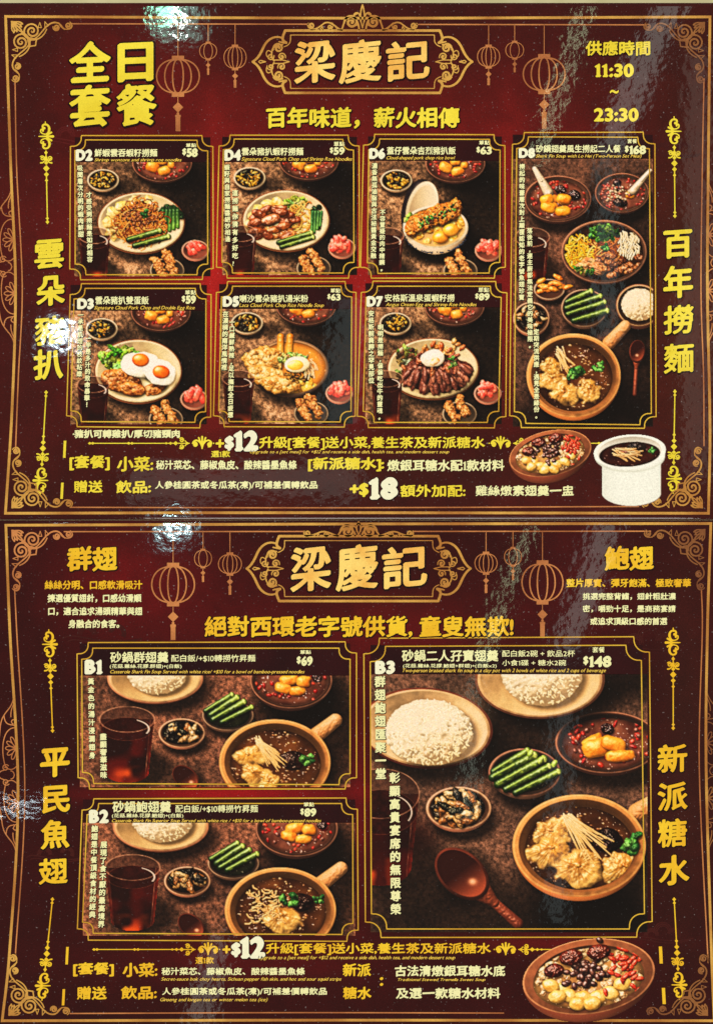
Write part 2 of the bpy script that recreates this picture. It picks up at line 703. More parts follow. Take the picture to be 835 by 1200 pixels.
class Pic:
    def __init__(s, x0, y0, x1, y1, R=1.3, seed=1):
        s.x0, s.y0, s.x1, s.y1, s.R = x0, y0, x1, y1, R
        s.nx = int(round((x1 - x0) * R)) + 1
        s.ny = int(round((y1 - y0) * R)) + 1
        s.C = np.zeros((s.ny, s.nx, 3))
        s.ID = np.zeros((s.ny, s.nx), np.int16)
        s.id = 0
        s.rg = random.Random(seed)
        s.clip = None
        s.names = ['backdrop']

    def part(s, name):
        s.names.append(name)
        s.id = len(s.names) - 1

    def win(s, cx, cy, rx, ry=None):
        ry = rx if ry is None else ry
        i0 = max(0, int((cx - rx - s.x0) * s.R)); i1 = min(s.nx, int((cx + rx - s.x0) * s.R) + 2)
        j0 = max(0, int((cy - ry - s.y0) * s.R)); j1 = min(s.ny, int((cy + ry - s.y0) * s.R) + 2)
        if i1 - i0 < 2 or j1 - j0 < 2:
            return None
        X = np.broadcast_to(s.x0 + np.arange(i0, i1) / s.R, (j1 - j0, i1 - i0))
        Y = np.broadcast_to((s.y0 + np.arange(j0, j1) / s.R)[:, None], (j1 - j0, i1 - i0))
        return (slice(j0, j1), slice(i0, i1)), X, Y

    def over(s, sl, col, a, mark=True):
        if s.clip is not None:
            cx, cy, rx, ry, rot = s.clip
            X = s.x0 + np.arange(sl[1].start, sl[1].stop) / s.R
            Y = (s.y0 + np.arange(sl[0].start, sl[0].stop) / s.R)[:, None]
            q = s.q(X, Y, cx, cy, rx, ry, rot)
            a = a * np.clip((1 - q) * min(rx, ry) * s.R + 0.5, 0, 1)
        a3 = a[..., None]
        s.C[sl] = s.C[sl] * (1 - a3) + np.asarray(col) * a3
        if mark:
            I = s.ID[sl]
            I[a > 0.5] = s.id

    @staticmethod
    def q(X, Y, cx, cy, rx, ry, rot=0):
        c, n = cos(radians(rot)), sin(radians(rot))
        u = ((X - cx) * c + (Y - cy) * n) / rx
        v = (-(X - cx) * n + (Y - cy) * c) / ry
        return np.hypot(u, v)

    def dark(s, cx, cy, rx, ry, amt, soft=0.35, rot=0):
        w = s.win(cx, cy, max(rx, ry) * (1 + soft) + 2)
        if w is None:
            return
        sl, X, Y = w
        q = s.q(X, Y, cx, cy, rx, ry, rot)
        a = np.clip((1 + soft - q) / (2 * soft), 0, 1)
        a = a * a * (3 - 2 * a) * amt
        s.over(sl, (0.02, 0.014, 0.012), a, mark=False)

    def glow(s, cx, cy, rx, ry, col, amt, rot=0):
        w = s.win(cx, cy, max(rx, ry) * 1.6)
        if w is None:
            return
        sl, X, Y = w
        q = s.q(X, Y, cx, cy, rx, ry, rot)
        a = np.exp(-q * q * 2) * amt
        s.over(sl, np.array(col) / 255, a, mark=False)

    def shade(s, sl, H, a, col, spec, amb=0.38, dif=0.85, shin=24):
        gy, gx = np.gradient(H)
        gy *= s.R; gx *= s.R
        n = 1 / np.sqrt(gx * gx + gy * gy + 1)
        lam = np.clip((-gx * LX - gy * LY + LZ) * n, 0, 1)
        hx, hy, hz = LX * 0.5, LY * 0.5, 0.93
        sp = np.clip((-gx * hx - gy * hy + hz) * n, 0, 1) ** shin
        c = col * (amb + dif * lam)[..., None] + spec * sp[..., None]
        s.over(sl, np.clip(c, 0, 1), a)

    def lump(s, cx, cy, rx, ry, rot, col, col2=None, rough=0.2, bump=0.25, wl=None, spec=0.25, sh=0.5, amb=0.38, p=2.0, flat=0.7, shin=24, streak=None):
        m = max(rx, ry) * (1.25 + rough)
        w = s.win(cx, cy, m + 1.5)
        if w is None:
            return
        if sh:
            s.dark(cx + rx * 0.12, cy + ry * 0.25, rx, ry, sh, 0.25, rot)
        sl, X, Y = w
        mn = min(rx, ry)
        wl = wl or mn * 0.8
        sd = s.rg.random() * 50
        c, n_ = cos(radians(rot)), sin(radians(rot))
        u = ((X - cx) * c + (Y - cy) * n_) / rx
        v = (-(X - cx) * n_ + (Y - cy) * c) / ry
        r = (np.abs(u) ** p + np.abs(v) ** p) ** (1 / p)
        n1 = fbm(X, Y, wl * 1.3, 2, sd)
        q = r / (1 + rough * (2 * n1 - 1))
        a = np.clip((1 - q) * mn * s.R + 0.5, 0, 1)
        h = np.sqrt(np.clip(1 - q * q, 0, 1)) * mn * flat
        n2 = fbm(X, Y, wl * 0.7, 3, sd + 5)
        if streak:
            n2 = 0.5 * n2 + 0.5 * vnoise(v * 10 * streak, u * 1.5, 1.0, sd)
        H = h + bump * mn * n2
        n3 = fbm(X, Y, wl, 3, sd + 9)
        k = np.clip((n3 - 0.3) / 0.4, 0, 1)[..., None]
        col = np.array(col) / 255
        cc = col * (1 - k) + (np.array(col2) / 255 if col2 is not None else col * 0.72) * k
        s.shade(sl, H, a, cc, spec, amb=amb, shin=shin)

    def rod(s, x0, y0, x1, y1, wd, col, col2=None, spec=0.2, sh=0.5, wd2=None, amb=0.38, bump=0.1):
        wd2 = wd if wd2 is None else wd2
        mw = max(wd, wd2)
        w = s.win((x0 + x1) / 2, (y0 + y1) / 2, abs(x1 - x0) / 2 + mw + 2, abs(y1 - y0) / 2 + mw + 2)
        if w is None:
            return
        sl, X, Y = w
        dx, dy = x1 - x0, y1 - y0
        L = dx * dx + dy * dy + 1e-9
        t = np.clip(((X - x0) * dx + (Y - y0) * dy) / L, 0, 1)
        d = np.hypot(X - x0 - t * dx, Y - y0 - t * dy)
        ww = wd + (wd2 - wd) * t
        if sh:
            d2 = np.hypot(X - x0 - t * dx - mw * 0.3, Y - y0 - t * dy - mw * 0.5)
            s.over(sl, (0.02, 0.012, 0.01), np.clip((ww * 1.25 - d2) / mw, 0, 1) * sh, mark=False)
        q = d / ww
        a = np.clip((ww - d) * s.R + 0.5, 0, 1)
        H = np.sqrt(np.clip(1 - q * q, 0, 1)) * ww * 0.8
        n = vnoise(X, Y, 2.2, s.rg.random() * 40)
        H = H + n * bump * ww
        col = np.array(col) / 255
        k = (np.clip(t + (n - 0.5) * 0.5, 0, 1))[..., None]
        cc = col * (1 - k) + (np.array(col2) / 255 if col2 is not None else col * 0.8) * k
        s.shade(sl, H, a, cc, spec, amb=amb)

    def strand(s, pts, wd, col, spec=0.2, sh=0.35, amb=0.45):
        xs = [p[0] for p in pts]; ys = [p[1] for p in pts]
        w = s.win((min(xs) + max(xs)) / 2, (min(ys) + max(ys)) / 2, (max(xs) - min(xs)) / 2 + wd + 2, (max(ys) - min(ys)) / 2 + wd + 2)
        if w is None:
            return
        sl, X, Y = w
        d = np.full(X.shape, 99.0)
        for (ax, ay), (bx, by) in zip(pts[:-1], pts[1:]):
            dx, dy = bx - ax, by - ay
            L = dx * dx + dy * dy + 1e-9
            t = np.clip(((X - ax) * dx + (Y - ay) * dy) / L, 0, 1)
            np.minimum(d, np.hypot(X - ax - t * dx, Y - ay - t * dy), out=d)
        if sh:
            s.over(sl, (0.05, 0.02, 0.01), np.clip((wd * 1.9 - d) / wd, 0, 1) * sh, mark=False)
        a = np.clip((wd - d) * s.R + 0.5, 0, 1)
        q = np.clip(d / wd, 0, 1)
        H = np.sqrt(1 - q * q) * wd
        s.shade(sl, H, a, np.array(col) / 255 * np.ones(3), spec, amb=amb)

    def noodles(s, cx, cy, rx, ry, n, wd, cols, rot=0, swirl=1.0):
        for i in range(n):
            a = s.rg.random() * 2 * pi
            rr = s.rg.random() ** 0.5 * 0.8
            px, py = rr * cos(a), rr * sin(a)
            d = a + pi / 2 * (1 if s.rg.random() < 0.5 else -1) * swirl + s.rg.uniform(-0.8, 0.8)
            cur = s.rg.uniform(-2.2, 2.2)
            pts = []
            for k in range(7):
                pts.append((cx + px * rx, cy + py * ry))
                px += cos(d) * 0.16
                py += sin(d) * 0.16
                if px * px + py * py > 1:
                    d += 1.2
                d += cur * 0.2
            s.strand(pts, wd, s.rg.choice(cols))

    def grains(s, cx, cy, rx, ry, n, col=(250, 232, 198), size=1.6):
        """a rounded mound of rice"""
        w = s.win(cx, cy, max(rx, ry) * 1.15)
        if w is None:
            return
        sl, X, Y = w
        sd = s.rg.random() * 30
        ang = np.arctan2((Y - cy) / ry, (X - cx) / rx)
        q = s.q(X, Y, cx, cy, rx, ry) / (1 + .05 * (vnoise(ang * 9 + 40, ang * 0, 1, sd) - .5) + .05 * (fbm(X, Y, size * 2.4, 2, sd) - .5))
        H = np.sqrt(np.clip(1 - q * q, 0, 1)) * ry * 1.05
        gr = fbm(X * 1.0, Y * 1.3, size * 1.5, 2, sd + 3)
        big = fbm(X, Y, ry * .35, 3, sd + 7)
        H = H + gr * size * .25 + big * ry * .30
        c = np.array(col) / 255 * (0.93 + 0.10 * (big - .5) + .10 * (gr - .5))[..., None]
        low = np.clip((Y - cy) / ry * .7 + (X - cx) / rx * .35, 0, 1)[..., None]
        c = c * (1 - low * np.array([.10, .20, .34]))
        s.shade(sl, H, np.clip((1 - q) * ry * s.R + .5, 0, 1), c, 0.0, amb=0.62, dif=0.42)
        for i in range(int(n * .4)):
            a = s.rg.random() * 2 * pi
            r = s.rg.random() ** 0.5 * 0.98
            b = s.rg.uniform(.93, .99) - .15 * max(0, r * sin(a) * .7 + r * cos(a) * .35)
            x, y = cx + r * cos(a) * rx, cy + r * sin(a) * ry
            s.lump(x, y, size * 0.95, size * 0.42, s.rg.uniform(0, 180), [min(255, col[0] * b), min(255, col[1] * b * .985), min(255, col[2] * b * b * .97)], None,
                   rough=0, bump=0, spec=0.03, sh=0.0, amb=0.72)

    def backdrop(s, c1, c2, darks=(), lights=(), grain=0.35):
        Y, X = np.mgrid[0:s.ny, 0:s.nx]
        X = s.x0 + X / s.R
        Y = s.y0 + Y / s.R
        n = fbm(X, Y, 46, 4, s.rg.random() * 20)
        f = fbm(X, Y, 3.2, 2, 3)
        g = s_r.rand(s.ny, s.nx)
        k = np.clip((n - 0.3) / 0.4, 0, 1)[..., None]
        c = (np.array(c1) * (1 - k) + np.array(c2) * k) / 255
        c = c * (1 + grain * ((f - 0.5) * 2.2 + (g - 0.5) * 0.9))[..., None]
        s.C[:] = np.clip(c, 0, 1)
        for d in darks:
            s.dark(*d)
        for l in lights:
            w = s.win(l[0], l[1], l[2] * 1.6, l[3] * 1.6)
            sl, X, Y = w
            q = s.q(X, Y, l[0], l[1], l[2], l[3])
            s.C[sl] *= (1 + l[4] * np.exp(-q * q * 2))[..., None]

    def plate(s, cx, cy, rx, ry, col, rim, inner, rot=0, depth=0.25, base=0.7, rimw=0.045, shadow=0.8, lip=None, outer=None, wall=0.16):
        """round bowl or plate seen from above at a slant"""
        outer = outer or [c * 0.55 for c in col]
        s.dark(cx + rx * 0.16, cy + ry * (0.22 + depth * 0.7), rx * 1.02, ry * 1.02, shadow, 0.22, rot)
        steps = 14
        for i in range(steps, 0, -1):
            t = i / steps
            k = 1 - (1 - base) * t * t
            w = s.win(cx, cy + depth * ry * t, max(rx, ry) * k + 2)
            if w is None:
                continue
            sl, X, Y = w
            q = s.q(X, Y, cx, cy + depth * ry * t, rx * k, ry * k, rot)
            a = np.clip((1 - q) * ry * k * s.R + 0.5, 0, 1)
            hsh = 0.62 + 0.5 * np.cos((X - cx) / rx * 1.5 + 0.5)
            c = np.array(outer) / 255 * (1.05 - 0.65 * t) * np.clip(hsh, 0.2, 1.2)[..., None]
            s.over(sl, np.clip(c, 0, 1), a)
        w = s.win(cx, cy, max(rx, ry) + 2)
        if w is None:
            return
        sl, X, Y = w
        q = s.q(X, Y, cx, cy, rx, ry, rot)
        ang = np.arctan2((Y - cy) / ry, (X - cx) / rx)
        n = fbm(X, Y, 7, 2, s.rg.random() * 9)
        lit = 0.86 + 0.22 * np.cos(ang + 2.2) + (n - 0.5) * 0.25
        s.over(sl, np.clip(np.array(rim) / 255 * lit[..., None], 0, 1), np.clip((1 - q) * ry * s.R + 0.5, 0, 1))
        q1 = q / (1 - rimw)
        # lip highlight just inside the rim, then the sloping wall and the flat well
        s.over(sl, np.clip(np.array(col) / 255 * (lit * 1.02)[..., None], 0, 1), np.clip((1 - q1) * ry * s.R + 0.5, 0, 1))
        q2 = q / (1 - rimw - wall * 0.25)
        wl = np.clip(0.80 - 0.26 * np.cos(ang + 2.2) + (n - 0.5) * 0.15, 0, 1.1)
        s.over(sl, np.clip(np.array(inner) / 255 * wl[..., None], 0, 1), np.clip((1 - q2) * ry * s.R * 0.6 + 0.5, 0, 1))

    def pool(s, cx, cy, rx, ry, col, rot=0, col2=None, spec=0.25, edge=None):
        w = s.win(cx, cy, max(rx, ry) + 2)
        if w is None:
            return
        sl, X, Y = w
        q = s.q(X, Y, cx, cy, rx, ry, rot)
        sd = s.rg.random() * 30
        n = fbm(X, Y, max(4, ry * 0.5), 3, sd)[..., None]
        n2 = fbm(X, Y, 2.6, 2, sd + 4)
        c = np.array(col) / 255 * (1 - n) + np.array(col2 if col2 is not None else [v * 0.5 for v in col]) / 255 * n
        c = c + (np.clip((n2 - 0.76) / 0.1, 0, 1) * spec)[..., None]
        c = c * (0.55 + 0.45 * np.clip((1 - q) * 6, 0, 1))[..., None]
        s.over(sl, np.clip(c, 0, 1), np.clip((1 - q) * ry * s.R * 0.8 + 0.5, 0, 1))

    def leafy(s, cx, cy, rx, ry, n, cols, size=3.0, bright=1.0):
        """crinkled leaves"""
        for i in range(n):
            a = s.rg.random() * 2 * pi
            r = s.rg.random() ** 0.5
            c = [v * s.rg.uniform(0.7, 1.15) * bright for v in s.rg.choice(cols)]
            s.lump(cx + r * cos(a) * rx, cy + r * sin(a) * ry, size * s.rg.uniform(0.7, 1.4), size * s.rg.uniform(0.4, 0.9), s.rg.uniform(0, 180),
                   c, [v * 0.55 for v in c], rough=0.6, bump=0.9, wl=size * 0.5, spec=0.12, sh=0.3)

    # ---- recurring table items
    def greens(s, rods, wd0, leaf=None):
        for (x0, y0, x1, y1) in rods:
            wd = wd0 * s.rg.uniform(.82, 1.08)
            x0 += s.rg.uniform(-1.5, 1.5); y1 += s.rg.uniform(-1, 1)
            s.rod(x0, y0, x1, y1, wd, (22, 50, 18), (82, 112, 34), spec=0.45, sh=0.75, amb=.3)
            for k in range(5):
                t = s.rg.random()
                s.glow(x0 + (x1 - x0) * t, y0 + (y1 - y0) * t, wd * .9, wd * .5, s.rg.choice([(150, 180, 60), (24, 54, 22), (120, 160, 50)]), .5)
            s.lump(x1, y1 - wd * .1, wd * .5, wd * .85, math.degrees(math.atan2(y1 - y0, x1 - x0)), (186, 204, 110), (130, 160, 60), rough=.05, spec=.2, sh=0)
            s.rod(x0 + 1, y0 - wd * 0.35, (x0 + x1) / 2, (y0 + y1) / 2 - wd * 0.35, wd * 0.22, (92, 130, 46), (120, 152, 60), spec=0.1, sh=0)

    def pickles(s, cx, cy, rx=18.5, ry=12.5, k=1.0):
        s.part('pickle_bowl')
        s.plate(cx, cy, rx, ry, (150, 130, 105), (205, 190, 160), (60, 48, 36), depth=0.5, base=0.5, outer=(120, 96, 74), rimw=0.07)
        s.pool(cx, cy + 0.5, rx * 0.83, ry * 0.8, (38, 28, 16), col2=(10, 8, 6))
        for i in range(60):
            a = s.rg.random() * 2 * pi; r = s.rg.random() ** 0.5 * 0.72
            c = s.rg.choice([(225, 160, 28), (205, 130, 18), (235, 178, 50), (216, 150, 40), (24, 22, 14), (16, 14, 12), (30, 34, 16)])
            s.lump(cx + r * cos(a) * rx, cy + r * sin(a) * ry, s.rg.uniform(1.2, 3.2) * k, s.rg.uniform(0.8, 1.5) * k, s.rg.uniform(0, 180), c, rough=0.3, spec=0.4, sh=0.5)

    def dessert(s, cx, cy, rx, ry, rot=0, chunks=(), dates=(), name='dessert_bowl', wall=(70, 42, 34)):
        s.part(name)
        s.plate(cx, cy, rx, ry, (66, 38, 30), (150, 100, 82), wall, rot=rot, depth=0.45, base=0.45, outer=(46, 26, 22), rimw=0.035)
        s.clip = (cx, cy + ry * 0.05, rx * 0.87, ry * 0.84, rot)
        s.pool(cx, cy + ry * 0.05, rx * 0.87, ry * 0.84, (138, 82, 64), rot, (66, 26, 22), spec=0.5)
        u = rx / 35
        for i in range(42):
            a = s.rg.random() * 2 * pi; r = s.rg.uniform(0.45, 0.9)
            s.lump(cx + r * cos(a) * rx, cy + r * sin(a) * ry, s.rg.uniform(1.4, 2.6) * u, s.rg.uniform(1.0, 1.7) * u, s.rg.uniform(0, 180),
                   s.rg.choice([(196, 26, 20), (170, 18, 16), (215, 50, 30), (120, 60, 50)]), rough=0.15, spec=0.5, sh=0.3)
        for (x, y, r) in dates:
            s.lump(cx + x * rx, cy + y * ry, r * rx, r * rx * 0.8, 20, (44, 12, 16), (14, 5, 8), rough=0.12, bump=0.9, wl=r * rx * 0.35, spec=0.75, sh=0.6, shin=14)
        for (x, y, r, rr, ro) in chunks:
            s.lump(cx + x * rx, cy + y * ry, r * rx * 1.15, rr * rx * 1.12, ro, (240, 150, 44), (222, 112, 22), rough=0.14, bump=0.08, spec=0.4, sh=0.55, p=3.0, amb=0.5)
        s.clip = None

    def cola(s, cx, cy, rx, ry, h, red=0.0, name='drink_glass'):
        """tumbler of dark tea: top ellipse centre, height of the visible side"""
        s.part(name)
        s.dark(cx + rx * 0.35, cy + h * 0.85, rx * 1.3, ry * 1.6, 0.7)
        w = s.win(cx, cy + h / 2, rx + 3, h / 2 + ry + 4)
        if w is None:
            return
        sl, X, Y = w
        t = (Y - cy) / h
        half = rx * (1 - 0.22 * np.clip(t, 0, 1))
        bot = cy + h - ry * 0.2
        u = (X - cx) / half
        body = (np.abs(u) < 1) & (Y > cy) & (Y < bot + ry * 0.75 * np.sqrt(np.clip(1 - u * u, 0, 1)))
        n = fbm(X, Y, 6, 3, s.rg.random() * 9)
        rl = np.clip((fbm(X, Y, rx * .8, 2, 31.0) - .42) / .25, 0, 1)[..., None] * np.clip(.25 + t, 0, 1)[..., None]
        liq = np.array([30, 8, 8]) / 255 * (1 + red * rl * np.array([2.6, 0.8, 0.3]))
        edge = np.clip((np.abs(u) - 0.82) / 0.18, 0, 1)[..., None]
        c = liq * (0.8 + 0.2 * n)[..., None] + edge * np.array([0.30, 0.10, 0.06]) * (0.35 + .6 * red) * n[..., None] * 1.6
        am = np.clip((t - 0.80) / 0.18, 0, 1)[..., None] * (np.clip(fbm(X, Y, 11, 1, 5) - 0.3, 0, 1)[..., None] * 2.2)
        am = am * np.clip(1.1 - np.abs(u - 0.15), 0, 1)[..., None]
        c = c * (1 - np.clip(am, 0, 1)) + np.array([0.85, 0.30, 0.10]) * np.clip(am, 0, 1)
        s.over(sl, np.clip(c, 0, 1), np.where(body, 0.96, 0.0))
        # empty glass above the liquid, the liquid surface, rims and glints
        top = s.q(X, Y, cx, cy, rx, ry)
        s.over(sl, (0.22, 0.12, 0.10), np.clip((1 - top) * ry * s.R + .5, 0, 1) * 0.5)
        qs = s.q(X, Y, cx, cy + ry * 0.75, rx * 0.93, ry * 0.9)
        s.over(sl, np.clip(np.array([0.10, 0.03, 0.03]) * (0.5 + 1.4 * n)[..., None] + red * np.array([0.05, 0.01, 0.0]), 0, 1), np.clip((1 - qs) * ry * s.R + .5, 0, 1) * 0.95)
        for qq, cc, aa, wd in ((top, (0.70, 0.52, 0.44), .8, 0.75), (qs, (0.55, 0.30, 0.22), 0.6, 0.55)):
            s.over(sl, cc, np.clip(wd - np.abs(1 - qq) * ry, 0, 1) * aa * (0.5 + n), mark=False)
        for sd, b in ((0.86, 0.6), (-0.9, 0.35)):
            s.over(sl, (0.85, 0.60, 0.50), np.where(body, np.clip(1 - np.abs(u - sd) * rx / 0.9, 0, 1) * b * np.clip(vnoise(X * 0.1, Y, 9, 3) - 0.2, 0, 1), 0), mark=False)
        s.over(sl, (0.95, 0.9, 0.85), np.clip(1 - np.abs(qs - 0.86) * ry / 0.8, 0, 1) * ((X > cx + rx * 0.35) & (Y < cy + ry * 1.1)) * 0.8, mark=False)

    def radish(s, cx, cy, r=16):
        s.part('radish_bowl')
        s.plate(cx, cy + 3, r, r * 0.72, (170, 120, 105), (185, 135, 118), (120, 60, 50), depth=0.5, base=0.55, outer=(150, 92, 78), rimw=0.07)
        for i in range(16):
            a = s.rg.random() * 2 * pi; q = s.rg.random() ** 0.6 * 0.66
            s.lump(cx + q * cos(a) * r, cy - 1 + q * sin(a) * r * 0.62, s.rg.uniform(4.5, 8) * r / 16, s.rg.uniform(2.6, 4.2) * r / 16, s.rg.uniform(0, 180),
                   s.rg.choice([(236, 96, 74), (246, 124, 96), (222, 70, 56)]), (206, 50, 44), rough=0.12, bump=.15, spec=0.45, sh=0.3, amb=0.5, p=2.6, flat=.4)

    def fried(s, cx, cy, r=20):
        s.part('fried_chicken_bowl')
        s.plate(cx, cy + 8, r, r * 0.72, (96, 80, 66), (150, 132, 112), (58, 48, 40), depth=0.4, base=0.5, outer=(70, 52, 42), rimw=0.06)
        for (x0, y0, x1, y1) in ((-13, -5, -4, 14), (-2, -12, 9, 10)):
            for k in range(10):
                t = k / 9
                for m in range(2):
                    s.lump(cx + x0 + (x1 - x0) * t + s.rg.uniform(-3, 3), cy + y0 + (y1 - y0) * t + s.rg.uniform(-2, 2), 4.2, 3.4, s.rg.uniform(0, 180),
                           (214, 146, 74), (128, 66, 26), rough=0.4, bump=0.5, wl=2.6, spec=0.3, sh=0.35)

    def asparagus(s, cx, cy, rx, ry, rods, wd, rot=0, name='greens_bowl', rimc=(150, 120, 100)):
        s.part(name)
        s.plate(cx, cy, rx, ry, (70, 52, 44), rimc, (40, 30, 26), rot=rot, depth=0.5, base=0.5, outer=(72, 50, 40), rimw=0.05)
        s.pool(cx, cy, rx * 0.85, ry * 0.82, (26, 32, 18), rot, (10, 12, 8))
        s.greens(rods, wd)

    def rice(s, cx, cy, rx, ry, dx=0, dy=0, kx=0.66, ky=0.7, n=900, rot=0, size=1.6, rim=(150, 92, 66), inner=(206, 176, 132), outer=(64, 36, 28), depth=0.5, name='rice_bowl'):
        s.part(name)
        s.plate(cx, cy, rx, ry, (190, 150, 110), rim, inner, rot=rot, depth=depth, base=0.45, outer=outer, rimw=0.04)
        s.glow(cx + rx * .55, cy - ry * .25, rx * .4, ry * .6, (250, 214, 160), .45)
        s.dark(cx + dx + rx * .1, cy + dy + ry * .12, rx * kx, ry * ky, .55, .12)
        s.grains(cx + dx, cy + dy, rx * kx, ry * ky, n, size=size)

    def cordyceps(s, cx, cy, rx, ry, name='mushroom_bowl', n=34):
        s.part(name)
        s.plate(cx, cy, rx, ry, (110, 76, 56), (196, 150, 120), (62, 40, 30), depth=0.5, base=0.5, outer=(120, 76, 60), rimw=0.06)
        s.pool(cx, cy, rx * 0.82, ry * 0.8, (30, 20, 14), col2=(8, 6, 5))
        u = rx / 22
        for i in range(n):
            a = s.rg.random() * 2 * pi; r = s.rg.random() ** 0.5 * 0.7
            x, y = cx + r * cos(a) * rx, cy + r * sin(a) * ry
            c = s.rg.choice([(205, 150, 84), (230, 185, 120), (28, 22, 16), (20, 24, 14), (14, 12, 10), (170, 104, 50)])
            b = s.rg.uniform(0, pi)
            s.lump(x, y, 5.2 * u, 2.5 * u, math.degrees(b), c, [v * .55 for v in c], rough=.4, bump=.5, wl=2.4 * u, spec=.45, sh=.5)

    def claypot(s, cx, cy, rx, ry, handle=None, k=1.0, fins=(), name='clay_pot', rot=0, ginger=None, coriander=(), dates=(), enoki=False):
        s.part(name)
        if handle:
            s.rod(*handle, wd=handle_w(rx), col=(196, 128, 74), col2=(214, 150, 96), spec=0.15, sh=0.5, wd2=handle_w(rx) * 0.85)
        s.plate(cx, cy, rx, ry, (196, 130, 72), (228, 160, 92), (132, 82, 44), rot=rot, depth=0.25, base=0.8, outer=(158, 92, 48), rimw=0.035, wall=0.22)
        s.dark(cx + rx * .03, cy - ry * .02, rx * .86, ry * .84, .35, .08)
        s.clip = (cx + rx * .01, cy + ry * 0.05, rx * 0.82, ry * 0.81, rot)
        s.pool(cx + rx * .01, cy + ry * 0.05, rx * 0.82, ry * 0.81, (124, 70, 34), rot, (30, 12, 6), spec=0.45)
        for i in range(int(110 * k)):
            a = s.rg.random() * 2 * pi; r = s.rg.uniform(0.2, 0.78)
            s.lump(cx + r * cos(a) * rx, cy + r * sin(a) * ry, s.rg.uniform(0.8, 2.0), s.rg.uniform(0.6, 1.2), 0, s.rg.choice([(150, 84, 40), (70, 30, 14), (186, 126, 66), (210, 160, 100)]), spec=0.5, sh=0.2)
        for (x, y, r) in dates:
            s.lump(cx + x * rx, cy + y * ry, r * rx, r * rx * 0.75, 10, (48, 20, 14), (14, 6, 6), rough=0.15, bump=0.7, spec=0.5, sh=0.5)
        for (x, y, r, rr) in fins:
            s.fin(cx + x * rx, cy + y * ry, r * rx, rr * rx)
        if enoki:
            for i in range(46):
                a = s.rg.uniform(0, 2 * pi)
                x = cx - rx * 0.28 + s.rg.uniform(-0.28, 0.28) * rx; y = cy - ry * 0.1 + s.rg.uniform(-0.4, 0.4) * ry
                s.strand([(x, y), (x + 5 * cos(a), y + 4 * sin(a)), (x + 9 * cos(a + .4), y + 7 * sin(a + .4))], 0.9, (216, 160, 92))
        s.clip = None
        if ginger:
            gx, gy, gl, ga, n = ginger
            for i in range(n):
                a = radians(ga + s.rg.uniform(-22, 22))
                x, y = gx + s.rg.uniform(-4, 4) * k, gy + s.rg.uniform(-5, 5) * k
                L = gl * s.rg.uniform(0.4, 1.05)
                s.rod(x, y, x + L * cos(a), y + L * sin(a), 0.85 * k, (240, 206, 142), (216, 164, 92), spec=0.2, sh=0.35, wd2=0.6 * k)
        for (x, y, r) in coriander:
            s.herb(x, y, r)

    def fin(s, cx, cy, rx, ry):
        """a soft translucent fan of amber fibres, half sunk in the broth"""
        s.dark(cx, cy + ry * .2, rx * 1.05, ry * 1.05, 0.45, 0.25)
        w = s.win(cx, cy, max(rx, ry) * 1.5 + 2)
        if w is None:
            return
        sl, X, Y = w
        sd = s.rg.random() * 20
        a0 = radians(s.rg.uniform(-60, 60) - 90)
        bx, by = cx + rx * .35 * cos(a0), cy + ry * .35 * sin(a0)
        u, v = (X - bx) / rx, (Y - by) / ry
        rr = np.hypot(u, v)
        th = np.arctan2(v, u)
        q = s.q(X, Y, cx, cy, rx * 1.12, ry * 1.12) / (1 + .34 * (fbm(X, Y, rx * .55, 2, sd) - .5) * 2 + .05 * (vnoise(th * 7 + 50, rr * 0, 1, sd) - .5))
        fib = vnoise(th * 9 + 60, rr * 1.2, 1, sd) * .6 + vnoise(th * 22 + 60, rr * 2, 1, sd + 2) * .4
        lobes = fbm(X, Y, rx * .45, 3, sd + 5)
        H = np.sqrt(np.clip(1 - q * q, 0, 1)) * ry * .42 + fib * ry * .07 * np.clip(rr, 0, 1) + lobes * ry * .24
        k = np.clip(rr * .9, 0, 1)[..., None]
        c = np.array([206, 132, 40]) / 255 * (1 - k) + np.array([226, 176, 92]) / 255 * k
        c = c * (.70 + .40 * lobes + .28 * (fib - .5))[..., None]
        a = np.clip((1 - q) * min(rx, ry) * s.R * .35, 0, 1) * (.74 + .26 * np.clip(lobes * 2 - .5, 0, 1))
        s.shade(sl, H, a, np.clip(c, 0, 1), 0.5, amb=0.5, dif=0.75, shin=34)
        s.lump(bx, by, rx * .17, ry * .15, 20, (236, 170, 70), (180, 104, 34), rough=.5, bump=.3, spec=.6, sh=.2)

    def herb(s, cx, cy, r):
        for i in range(9):
            a = s.rg.random() * 2 * pi; q = s.rg.random() ** 0.5 * 0.75
            c = s.rg.choice([(60, 140, 50), (96, 176, 76), (34, 100, 40)])
            s.lump(cx + q * cos(a) * r, cy + q * sin(a) * r * 0.8, r * 0.36, r * 0.28, s.rg.uniform(0, 180), c, [v * 0.6 for v in c], rough=0.5, bump=0.5, wl=r * 0.25, spec=0.2, sh=0.5)

    def woodspoon(s, x0, y0, x1, y1, r):
        """bowl of the spoon at x0, y0; handle runs to x1, y1"""
        s.part('wooden_spoon')
        s.dark(x0 + 4, y0 + 6, r * 1.2, r * 1.1, 0.6)
        a = math.degrees(math.atan2(y1 - y0, x1 - x0))
        ux, uy = cos(radians(a)), sin(radians(a))
        s.rod(x0 + ux * r * 0.9, y0 + uy * r * 0.9, x1, y1, r * 0.17, (140, 66, 46), (104, 44, 32), spec=0.3, sh=0.5, wd2=r * 0.22)
        s.rod(x0 + ux * r * 0.8, y0 + uy * r * 0.8, x0 + ux * r * 1.7, y0 + uy * r * 1.7, r * 0.5, (140, 66, 46), (128, 58, 40), spec=0.3, sh=0, wd2=r * 0.18)
